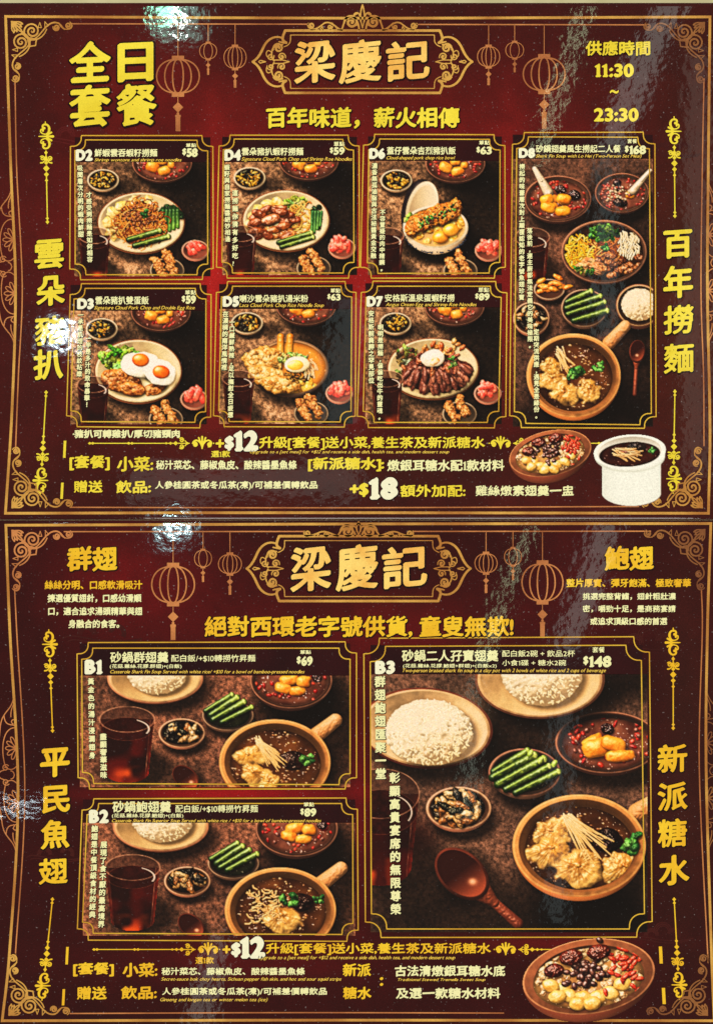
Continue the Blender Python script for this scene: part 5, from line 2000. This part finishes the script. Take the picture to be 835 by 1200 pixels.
PH = all_photos()
PANEL = {}
PANEL_SPEC = {
    # key: header band, outer corners TL TR BR BL, inner corners, notch, sheet
    'D2': ((88, 161, 246.6, 190.2), ((83, 159), (249.5, 159), (250, 327.5), (82, 328)), ((88, 164), (243.5, 164.5), (243.5, 322), (88.5, 322)), 12.5),
    'D4': ((260.5, 160.5, 418, 190.2), ((257, 158.5), (420.5, 158.5), (421, 326), (253.5, 326)), ((262, 163), (414, 163.5), (414.5, 320), (260, 320)), 12.5),
    'D6': ((431, 160, 587.5, 188.7), ((426, 157.5), (591, 158), (591.5, 326), (422, 326)), ((432, 163), (585.5, 163.5), (585, 320), (430, 320.5)), 12.5),
    'D8': ((600.5, 158, 764, 186.2), ((600, 155.5), (766.5, 155), (768, 502), (596.5, 501)), ((605, 160.5), (760, 161), (762.5, 498), (602, 496)), 13.5),
    'D3': ((83, 334, 242.5, 364.2), ((83, 332.5), (247.5, 332.5), (247, 501.5), (78, 500)), ((87.5, 338), (241.5, 338), (241, 495), (83, 494)), 12.5),
    'D5': ((257, 333, 413, 362.2), ((254, 330), (417, 330), (416, 500.5), (250, 500)), ((260, 335.5), (412, 335.5), (411, 494.5), (256, 494)), 12.5),
    'D7': ((428, 332, 587.5, 360.2), ((423.5, 329.5), (593.5, 330), (592, 501.5), (418, 501)), ((429, 335.5), (587, 335.5), (583.5, 495), (425, 495)), 13),
    'B1': ((94, 754, 410, 791.7), ((90.5, 753), (417.5, 752), (417.5, 924.5), (92, 924.5)), ((96, 759.5), (410, 759.5), (410, 919.5), (97, 918)), 13),
    'B2': ((97.5, 937, 416, 964.2), ((97, 936), (418.5, 935), (419.5, 1103), (90.5, 1101.5)), ((103, 941.5), (413, 941.5), (413.5, 1095), (96.5, 1093.5)), 13),
    'B3': ((434, 756, 752, 790.2), ((426, 748), (760, 746), (763.5, 1098), (428, 1098.5)), ((433.5, 757.5), (750.5, 756), (754.5, 1088.5), (435, 1088.5)), 18),
}
PANEL_LABEL = {
    'D2': 'picture of noodles with wontons and long green stalks, marked D2',
    'D3': 'picture of pork chop with two fried eggs, marked D3',
    'D4': 'picture of glazed pork on noodles with lettuce, marked D4',
    'D5': 'picture of laksa bowl with pork chop and halved egg, marked D5',
    'D6': 'picture of pork cutlet rice in a lidded bowl, marked D6',
    'D7': 'picture of sliced beef with a soft egg, marked D7',
    'D8': 'tall picture of a shared set with a clay pot at the bottom, marked D8',
    'B1': 'wide picture of clay pot soup with white rice, marked B1',
    'B2': 'wide picture of clay pot soup with enoki, marked B2',
    'B3': 'large square picture of two rice bowls and clay pot, marked B3',
}
for key, (hb, qo, qi, nt) in PANEL_SPEC.items():
    par = menu_lo if key[0] == 'B' else menu_up
    root, made = photo_parts(PH[key], 'dish_panel', par)
    root['label'] = PANEL_LABEL[key]
    PANEL[key] = root
    rect_flat('header_band', *hb, Z_PHOTO, HEAD, root)
    panel_frames(qo, qi, nt, root)

# free-standing bowls printed on the menus
for (nm, par, win_, args, seed) in (
        ('dessert_picture', menu_up, (590, 498, 702, 575), (644, 531, 49, 26.5, -12, .9, .35), 51),
        ('dessert_picture', menu_lo, (605, 1092, 775, 1222), (689, 1144, 78, 44, -8, .7, .4), 52),
        ('ramekin_picture', menu_up, (690, 504, 784, 598), None, 5)):
    p = Pic(*win_, seed=seed, R=1.5)
    p.C[:] = (.24, .06, .07)
    p.ID[:] = -1
    if args:
        tremella(p, *args)
    else:
        ramekin(p)
    p.names[0] = nm
    root, made = photo_parts(p, nm, par, z=Z_LINE + .00006)
    root['label'] = {51: 'small brown bowl of tremella dessert with red dates', 52: 'large brown bowl of tremella dessert with red dates', 5: 'white ramekin of brown soup with ginger shreds'}[seed]

# ---- borders
border(menu_up, [(7, 19.5), (13.2, 200), (18.6, 335), (14.5, 480), (6.8, 601.5)], [(829.2, 601.5), (831, 500), (828, 340), (829, 200), (831, 20)],
       [(831, 20), (420, 21.5), (7, 19.5)], [(6.8, 601.5), (340, 600.8), (829.2, 601.5)],
       [(18, 92), (20, 200), (26.5, 335), (22, 440), (18.5, 530)], [(824, 92), (822, 200), (820.5, 340), (823.5, 440), (824, 523)],
       [(80, 28), (757, 29.3)], [(82, 594.5), (400, 595), (748, 593.5)], (362, 488))
border(menu_lo, [(7.3, 615.5), (12, 740), (21.6, 930), (12, 1110), (3, 1196)], [(836, 1196), (832.6, 1110), (826.5, 900), (828, 740), (832, 613.5)],
       [(832, 613.5), (420, 614), (7.3, 615.5)], [(3, 1196), (400, 1195.3), (836, 1196)],
       [(17.5, 690), (20, 740), (29.5, 930), (19, 1110), (18, 1118)], [(821, 690), (822, 740), (818.5, 900), (828, 1110), (829, 1118)],
       [(75, 623), (762, 622.5)], [(82, 1187.5), (340, 1186.5), (590, 1187)], (356, 484))

for (par, x, y, fx, fy, m) in ((menu_up, 9, 20.5, 1, 1, GOLD), (menu_up, 829.5, 21.5, -1, 1, DULL), (menu_up, 9.5, 600, 1, -1, GOLD), (menu_up, 827, 600, -1, -1, GOLD),
                               (menu_lo, 9.5, 616.5, 1, 1, BRONZE), (menu_lo, 830, 615.5, -1, 1, DULL), (menu_lo, 6, 1194.5, 1, -1, GOLD), (menu_lo, 833, 1194.5, -1, -1, DULL)):
    corner(par, x, y, fx, fy, m, 1.0)

for (cx, y0, y1, rx, tas) in ((208.7, 70, 109, 25, 154), (244, 51, 69, 10, 88), (275.5, 55, 80, 13, 103), (572, 55, 78, 13, 100), (602.5, 50, 68, 10.5, 85), (637, 68, 106, 24.5, 151)):
    lantern(menu_up, cx, y0, y1, rx, 29.5, tas, BRONZE)
for (cx, y0, y1, rx, tas) in ((203, 664, 706, 25, 750), (238, 645, 664, 10, 682), (269.5, 650, 672, 13.5, 697), (569, 649, 671, 13, 695), (600.5, 643, 662, 10, 680), (635, 661, 704, 24, 746)):
    lantern(menu_lo, cx, y0, y1, rx, 623.5, tas, BRONZE)

pl_up = plaque(menu_up, 424.5, 72.5, 128.5, 36.5, GOLD, 6)
pl_lo = plaque(menu_lo, 420, 666.3, 131, 38, GOLD, 607.5 + 4)

side_scroll(menu_up, 53.5, 143, 262, 56, YEL)
side_scroll(menu_up, 47.5, 580, 458, 54.5, YEL, -1)
side_scroll(menu_up, 789, 137, 255, 790, YEL, -1)
side_scroll(menu_up, 788, 578, 457, 790, YEL)
side_scroll(menu_lo, 57.5, 738, 858, 62, YEL2)
side_scroll(menu_lo, 49.5, 1172, 1052, 62, YEL2, -1)
side_scroll(menu_lo, 788, 736, 855, 788, YEL2, -1)
side_scroll(menu_lo, 795.5, 1171, 1052, 789, YEL2)
divider(menu_up, 105, 251, 519.5, YEL)
divider(menu_up, 705, 572, 519.5, YEL, -1)
divider(menu_lo, 110, 258, 1112.5, YEL2)
divider(menu_lo, 648, 578, 1112.5, YEL2, -1)

bl = smooth_curve([(7, 19.5), (13.2, 200), (18.6, 335), (14.5, 480), (6.8, 601.5)], 60)
br = smooth_curve([(831, 20), (829, 200), (828, 340), (831, 500), (829.2, 601.5)], 60)
ll = smooth_curve([(7.3, 615.5), (12, 740), (21.6, 930), (12, 1110), (3, 1196)], 60)
lr = smooth_curve([(832, 613.5), (828, 740), (826.5, 900), (832.6, 1110), (836, 1196)], 60)
def along(c):
    ys = np.array([p[1] for p in c]); xs_ = np.array([p[0] for p in c])
    return lambda y: float(np.interp(y, ys, xs_))
filigree(menu_up, along(bl), 220, 405, 1, BRONZE)
filigree(menu_up, along(br), 212, 404, -1, BRONZE)
filigree(menu_lo, along(ll), 816, 1000, 1, BRONZE)
filigree(menu_lo, along(lr), 808, 998, -1, DULL)

for (par, x, y, s, m) in ((menu_up, 95, 158, .8, CLOUD), (menu_up, 762, 512, .7, CLOUD2), (menu_up, 788, 175, .6, CLOUD2), (menu_lo, 120, 742, .8, CLOUD2), (menu_lo, 760, 752, .8, CLOUD2), (menu_lo, 66, 1000, .6, CLOUD2), (menu_lo, 776, 1095, .6, CLOUD2)):
    cloud(par, x, y, s, m)

for (par, a, b, m) in ((menu_up, (76.6, 516.5, 536.5), 1.5, YEL), (menu_up, (73.5, 565.6, 584.6), 1.5, YEL), (menu_lo, (79.4, 1109.5, 1130), 1.5, YEL2), (menu_lo, (75.2, 1159, 1178), 1.5, YEL2),
                       (menu_lo, (773, 1109, 1129), 1.9, YEL2), (menu_lo, (776.5, 1157.5, 1176.5), 1.9, YEL2)):
    x, ya, yb = a
    lean = 1 if x > 400 else -1
    V = np.array([(x - b, ya), (x + b, ya), (x + b + lean, yb), (x - b + lean, yb)], float)
    flat_obj('upright_bar', V, [np.array([[0, 3, 2, 1]])], Z_LINE, m, par)

# ---- lettering: big display characters
H3 = dict(halo=HALO, halo_r=2.0, grow=.095, name='title_lettering')
for ch, b in (('全', (82, 49, 129.5, 97)), ('日', (139, 50, 179, 96)), ('套', (82, 100, 129.5, 148.5)), ('餐', (137, 99, 183.5, 148))):
    T(menu_up, ch, *b, YEL, rise=.05, **H3)
for par, x0, dy, c in ((pl_up, 0, 0, GOLDY), (pl_lo, -4.6, 595, GOLDY)):
    k = 1 if par is pl_up else 1.0
    bxs = ((345, 48, 392.5, 98), (397, 46.5, 446.5, 98.5), (452.5, 49, 502.5, 95.5)) if par is pl_up else \
          ((340.5, 640.5, 387.5, 693.5), (393.5, 638, 442.5, 693), (448, 641, 499.5, 690))
    for ch, b in zip('梁慶記', bxs):
        T(par, ch, *b, c, halo=HALO, halo_r=1.6, grow=.08, rise=.10, name='shop_name_lettering')
for par, s, bxs, m in ((menu_up, '雲朵豬扒', ((41, 280, 75, 315), (43.5, 323, 76, 358), (41.5, 370, 75.5, 405), (40, 410, 74, 445)), YEL),
                       (menu_up, '百年撈麵', ((777, 269, 809.5, 303), (777, 312, 810.5, 349), (777, 357, 811.5, 392), (777, 403, 812, 438)), YEL),
                       (menu_lo, '平民魚翅', ((48, 876, 81.5, 910), (50, 920, 82, 953), (48.5, 961, 81.5, 995), (46, 1006, 79.5, 1036.5)), YEL2),
                       (menu_lo, '新派糖水', ((770, 872, 804, 905), (770, 916, 804.5, 950), (770, 959, 804, 993), (771.5, 1002, 806.5, 1037)), YEL2)):
    for ch, b in zip(s, bxs):
        T(par, ch, *b, m, halo=HALO, halo_r=1.2, grow=.09, rise=.07, name='side_lettering')
T(menu_up, '百年味道，薪火相傳', 312, 125.5, 538, 150.5, YEL, grow=.10, rise=.06, halo=HALO, halo_r=1, name='slogan_lettering')
T(menu_lo, '絕對西環老字號供貨, 童叟無欺!', 240, 721.5, 601, 747, YEL2, grow=.10, rise=.06, halo=HALO, halo_r=1, name='slogan_lettering')
T(menu_up, '供應時間', 685.5, 48, 761, 65.5, YEL, grow=.10, halo=HALO, halo_r=.8, name='hours_lettering')
T(menu_up, '11:30', 696.5, 75, 741.5, 90.5, YEL, grow=.12, rise=0, gap=.09, name='hours_lettering')
T(menu_up, '~', 714, 105.5, 724, 109.8, YEL, grow=.12, rise=0, name='hours_lettering')
T(menu_up, '23:30', 695.5, 127, 747, 142.5, YEL, grow=.12, rise=0, gap=.09, name='hours_lettering')
T(menu_lo, '群翅', 79, 640, 137.5, 669.5, YEL2, grow=.11, rise=.07, halo=HALO, halo_r=1, name='intro_lettering')
T(menu_lo, '鮑翅', 708, 640, 765, 668.5, YEL2, grow=.11, rise=.07, halo=HALO, halo_r=1, name='intro_lettering')
for s, x0, y0, x1, y1, m in (('絲絲分明、口感軟滑吸汁', 52.7, 680, 167, 690.8, YEL2), ('揀選優質翅針，口感幼滑順', 56, 696, 166, 706, CREAM2), ('口，適合追求湯頭精華與翅', 57, 711.4, 167, 721.2, CREAM2),
                             ('身融合的食客。', 80.5, 726, 140, 736.2, CREAM2), ('整片厚實、彈牙飽滿、極致奢華', 663, 678, 808.7, 688.2, YEL2), ('挑選完整背鰭，翅針粗壯濃', 682, 694.6, 791, 703, CREAM2),
                             ('密，嚼勁十足，是商務宴請', 682, 709, 790.7, 717.6, CREAM2), ('或追求頂級口感的首選', 691, 723.6, 781, 732.4, CREAM2)):
    T(menu_lo, s, x0, y0, x1, y1, m, grow=.09, name='intro_lettering')

# ---- panel headers and captions
def head(key, code, cb, name, nb, eng, eb, lab, lb, price, pb, caps, extra=()):
    P = PANEL[key]
    T(P, code, *cb, CREAM, grow=.17, rise=0, name='dish_code', gap=.10)
    T(P, name, *nb, CREAM2, grow=.072, rise=.04, name='dish_name')
    T(P, eng, *eb, SCRIPT, grow=.02, rise=0, italic=.32, nib=0, name='english_name', g=.3)
    T(P, lab, *lb, CREAM2, grow=.03, name='price_heading')
    T(P, '$', pb[0], pb[1], pb[0] + (pb[3] - pb[1]) * .42, pb[3] - (pb[3] - pb[1]) * .18, CREAM2, grow=.12, rise=0, name='price')
    T(P, price, pb[0] + (pb[3] - pb[1]) * .5, pb[1], pb[2], pb[3], CREAM2, grow=.13, rise=0, name='price', gap=.06)
    for s, b, ln in caps:
        T(P, s, *b, CREAM2, grow=.085, vertical=True, lean=ln, rise=.03, name='caption_lettering', halo=HALO, halo_r=.5)
    for s, b in extra:
        T(P, s, *b, CREAM2, grow=.05, name='dish_note')


head('D2', 'D2', (89.4, 175.5, 108.5, 188.5), '鮮蝦雲吞蝦籽撈麵', (111, 174.5, 184.5, 184), 'Shrimp wontons and shrimp roe noodles', (111, 185.5, 213, 190.5), '單點', (218, 168, 230.3, 172.8), '58', (214, 174, 231.5, 184),
     [('吸聞層次分明的蝦肉鮮甜', (90.8, 194, 98.6, 278), 1.2), ('才感受到撈麵是如何相容', (101.2, 225, 108.8, 307.5), 1.2)])
head('D4', 'D4', (263.5, 175.5, 282, 188.3), '雲朵豬扒蝦籽撈麵', (283.3, 173, 355.3, 182.5), 'Signature Cloud Pork Chop and Shrimp Roe Noodles', (283, 184.3, 412.5, 189.8), '單點', (391, 166, 403.5, 171.8), '59', (386.5, 172.8, 403.5, 181.5),
     [('蝦籽與自家撈麵醬絕妙相逢', (263, 193, 270, 283.5), 1), ('這撈麵你猜有多好吃?', (272, 222.5, 279, 312), 0)])
head('D6', 'D6', (432.7, 174, 450.5, 186.3), '蓋仔雲朵吉烈豬扒飯', (453, 172, 533.5, 181.5), 'Cloud-shaped pork chop rice bowl', (452.6, 183, 533, 188.2), '單點', (560.8, 164.7, 573.2, 170), '63', (558, 172, 575.5, 181),
     [('濃香無孤油脂與古法秘醬黃金交融', (434.4, 191, 441.6, 303), -1.5), ('不容置疑的肉中精鋼。', (444, 246, 451, 318), -1)])
head('D8', 'D8', (607.6, 173.8, 626, 185.2), '砂鍋翅羹風生撈起二人餐', (627, 169.8, 726.5, 179.2), 'Shark Fin Soup with Lo Hei (Two-Person Set Meal)', (627, 181, 751, 186), '套餐', (734.2, 163, 745.6, 168.3), '168', (731.5, 170.8, 755.8, 180.8),
     [('撈起的味蕾層次對上顛覆認知的老字號魚翅珍寶', (607.5, 192, 614.2, 352), -.6), ('落後前，連主廚都無法定義它的美味極限。', (616.8, 267, 623.8, 408), .6), ('定期突流供應，遇見全是緣份。', (624.4, 385.5, 631.4, 490.5), .4)])
head('D3', 'D3', (91.2, 350, 109.8, 362.2), '雲朵豬扒雙蛋飯', (112, 347.2, 174.5, 357), 'Signature Cloud Pork Chop and Double Egg Rice', (110.6, 358.5, 228.4, 364), '單點', (217, 340, 229.8, 345.6), '59', (213.3, 346.5, 229.5, 356),
     [('一承是肌理的枝紋粘嫩', (90.5, 368.5, 97.5, 441.5), -1.8), ('一半是多汁的致命暴擊！', (99.2, 396, 106.8, 477), -2)])
head('D5', 'D5', (261.5, 347.5, 279.8, 359.4), '喇沙雲朵豬扒湯米粉', (281, 345.4, 361, 354.5), 'Laca Cloud Pork Chop Rice Noodle Soup', (280.3, 355.6, 379.5, 361.2), '單點', (387.2, 338, 398.8, 343.3), '63', (383.7, 344.5, 398.8, 352.2),
     [('在濃稠的南洋風情裡', (260, 364.5, 267, 434), -2), ('一口鹹鮮熟辣，足以撫慰全日疲憊', (267.3, 377, 274.8, 489.5), -2)])
head('D7', 'D7', (429.8, 347.5, 448, 359.3), '安格斯溫泉蛋蝦籽撈', (450.7, 344.6, 532.2, 353.8), 'Angus Onsen Egg and Shrimp Roe Noodles', (451.5, 354.8, 558, 360.3), '單點', (560, 336.8, 572.6, 342.8), '89', (556.5, 343.8, 573, 352),
     [('安格斯前肩胛之罕見部位', (431.3, 364, 438.3, 449.3), .2), ('明明是撈麵，偏偏吃出牛的靈魂。', (441.6, 380.5, 448.6, 492), -1)])
head('B1', 'B1', (100, 773.3, 120, 789.7), '砂鍋群翅羹', (129.3, 763.6, 197.5, 776.8), 'Casserole Shark Fin Soup Served with white rice/ +$10 for a bowl of bamboo-pressed noodles', (129.5, 785, 356.8, 790.3), '單點', (351.6, 761.7, 364.3, 766.6), '69', (347.8, 769.2, 366, 780),
     [('黃金色的湯汁浸潤翅身', (103.8, 794.5, 111.4, 889), 1.6), ('盡顯奢華滋味', (117.5, 859.3, 125.5, 912), .6)],
     [('配白飯/+$10轉撈竹昇麵', (200.7, 767, 299.3, 775.8)), ('(花菇.雞絲.花膠.群翅)+(白飯)', (129, 778, 213, 783.8))])
head('B2', 'B2', (105, 949, 127.2, 964.2), '砂鍋鮑翅羹', (132.2, 938.7, 200.5, 952.3), 'Casserole Shark Fin Superior Soup Served with white rice / +$10 for a bowl of bamboo-pressed noodles', (131.5, 959.6, 376.3, 964.6), '單點', (355.7, 940, 368, 945.2), '89', (352, 947.2, 370.2, 956.6),
     [('鮑翅是中餐頂級食材的經典', (106, 967, 113.8, 1075.5), -3), ('展現了食不厭的最高境界', (116.4, 986, 124.4, 1087), -3.2)],
     [('配白飯/+$10轉撈竹昇麵', (205.7, 943, 302.2, 952.4)), ('(花菇.雞絲.花膠.鮑翅)+(白飯)', (131.5, 953, 215, 958.8))])
head('B3', 'B3', (439.8, 774.5, 462, 789.6), '砂鍋二人孖寶翅羹', (470.5, 761.4, 583.3, 775.3), 'Two-person braised shark fin soup in a clay pot with 2 bowls of white rice and 2 cups of beverage', (471.4, 783.4, 709.2, 789), '套餐', (693.3, 758, 707.8, 764.8), '148', (683, 768.8, 715.2, 781.6),
     [('群翅鮑翅匯聚一堂', (439, 792, 451.8, 912.8), 1), ('彰顯高貴宴席的無限尊榮', (456.4, 905, 469, 1071.5), 1.5)],
     [('配白飯2碗 + 飲品2杯', (587.8, 761.8, 673, 769.8)), ('小食1碟 + 糖水2碗', (587.8, 773, 662.6, 780.2)), ('(花菇.雞絲.花膠.鮑翅+群翅)+(白飯x2)', (471.8, 777.6, 581.3, 783.2))])

# ---- the lines under the panels
N = dict(grow=.09, name='set_meal_lettering')
T(menu_up, '·豬扒可轉雞扒/厚切豬頸肉', 85.6, 503.5, 210.8, 513.5, CREAM2, **N)
T(menu_up, '+', 253, 515, 262.5, 524.4, YEL, grow=.11, rise=0, name='set_meal_lettering')
T(menu_up, '$', 263.7, 511, 273.8, 528, CREAM, grow=.15, rise=0, name='set_meal_lettering')
T(menu_up, '12', 274.6, 505, 302, 528.3, CREAM, grow=.17, rise=0, gap=.10, name='set_meal_lettering', halo=HALO, halo_r=.6)
T(menu_up, '升級[套餐]送小菜,養生茶及新派糖水', 304, 511.5, 567.6, 527.3, YEL, grow=.09, name='set_meal_lettering')
T(menu_up, 'Upgrade to a [set meal] for +$12 and receive a side dish, health tea, and modern dessert soup', 293, 527.6, 526, 532.4, SCRIPT, grow=.03, rise=0, italic=.32, nib=0, g=.3, name='script_lettering')
T(menu_up, '選1款', 247.6, 528, 269.6, 536, YEL, grow=.08, name='set_meal_lettering')
T(menu_up, '[套餐]', 82, 533.6, 128.6, 551.2, YEL, grow=.10, name='set_meal_lettering')
T(menu_up, '小菜:', 137.6, 535, 179.6, 552.3, YEL, grow=.10, name='set_meal_lettering')
T(menu_up, '秘汁菜芯、藤椒魚皮、酸辣醬墨魚條', 183, 539.3, 347.6, 550.4, CREAM2, **N)
T(menu_up, '[新派糖水]:', 361, 535.7, 449.5, 552.4, YEL, grow=.10, name='set_meal_lettering')
T(menu_up, '燉銀耳糖水配1款材料', 453.5, 538.4, 590.3, 552.3, CREAM2, **N)
T(menu_up, '贈送', 87, 563, 120.4, 577.6, YEL, grow=.10, name='set_meal_lettering')
T(menu_up, '飲品:', 136, 563.2, 177, 578.2, YEL, grow=.10, name='set_meal_lettering')
T(menu_up, '人參桂圓茶或冬瓜茶(凍)/可補差價轉飲品', 182, 563.6, 371.8, 574.2, CREAM2, **N)
T(menu_up, '+$', 409.6, 566, 431.4, 582.2, YEL, grow=.11, rise=0, name='set_meal_lettering')
T(menu_up, '18', 432.6, 560, 465, 584.8, CREAM, grow=.17, rise=0, gap=.10, name='set_meal_lettering', halo=HALO, halo_r=.6)
T(menu_up, '額外加配:', 468.6, 568, 544.8, 582.4, YEL, grow=.09, name='set_meal_lettering')
T(menu_up, '雞絲燉素翅羹一盅', 556.7, 568.7, 671.5, 581.4, CREAM2, **N)

T(menu_lo, '+', 261, 1108, 270, 1117, YEL2, grow=.11, rise=0, name='set_meal_lettering')
T(menu_lo, '$', 271.4, 1104.3, 281.7, 1121.3, CREAM, grow=.15, rise=0, name='set_meal_lettering')
T(menu_lo, '12', 281.9, 1097.8, 309.8, 1122.3, CREAM, grow=.17, rise=0, gap=.10, name='set_meal_lettering', halo=HALO, halo_r=.6)
T(menu_lo, '升級[套餐]送小菜,養生茶及新派糖水', 311.8, 1104.6, 574.6, 1119.2, YEL2, grow=.09, name='set_meal_lettering')
T(menu_lo, 'Upgrade to a [set meal] for +$12 and receive a side dish, health tea, and modern dessert soup', 302.5, 1119.8, 533, 1125.2, SCRIPT, grow=.03, rise=0, italic=.32, nib=0, g=.3, name='script_lettering')
T(menu_lo, '選1款', 229, 1121, 250.7, 1129.3, YEL2, grow=.08, name='set_meal_lettering')
T(menu_lo, '[套餐]', 86.2, 1127.6, 133.6, 1144, YEL2, grow=.10, name='set_meal_lettering')
T(menu_lo, '小菜:', 144.2, 1128, 184.6, 1144.6, YEL2, grow=.10, name='set_meal_lettering')
T(menu_lo, '秘汁菜芯、藤椒魚皮、酸辣醬墨魚條', 189.6, 1133.5, 357, 1142.6, CREAM2, **N)
T(menu_lo, 'Secret-sauce bok choy hearts, Sichuan pepper fish skin, and hot and sour squid strips', 189, 1145, 400, 1150.2, SCRIPT, grow=.03, rise=0, italic=.32, nib=0, g=.3, name='script_lettering')
T(menu_lo, '贈送', 90.7, 1155.6, 125.2, 1171.4, YEL2, grow=.10, name='set_meal_lettering')
T(menu_lo, '飲品:', 142, 1155.4, 183.7, 1170.8, YEL2, grow=.10, name='set_meal_lettering')
T(menu_lo, '人參桂圓茶或冬瓜茶(凍)/可補差價轉飲品', 190.3, 1157, 382.8, 1167, CREAM2, **N)
T(menu_lo, 'Ginseng and longan tea or winter melon tea (ice)', 188, 1169, 313.6, 1174.4, SCRIPT, grow=.03, rise=0, italic=.32, nib=0, g=.3, name='script_lettering')
T(menu_lo, '新派', 401.6, 1128.8, 434.4, 1144.2, YEL2, grow=.10, name='set_meal_lettering')
T(menu_lo, '糖水', 401.8, 1156, 434.8, 1170.6, YEL2, grow=.10, name='set_meal_lettering')
T(menu_lo, ':', 445, 1145, 448.6, 1155, YEL2, grow=.10, rise=0, name='set_meal_lettering')
T(menu_lo, '古法清燉銀耳糖水底', 462.4, 1131, 591.2, 1144.2, CREAM2, **N)
T(menu_lo, 'Traditional Stewed Tremella Sweet Soup', 466, 1146, 568.3, 1150.4, SCRIPT, grow=.03, rise=0, italic=.32, nib=0, g=.3, name='script_lettering')
T(menu_lo, '及選一款糖水材料', 463.8, 1157, 585.6, 1170.2, CREAM2, **N)

preload(''.join(t[1] for t in ALL))
fix_one()
for parent, s, b, m, k in ALL:
    text(s, b, m, parent, **k)
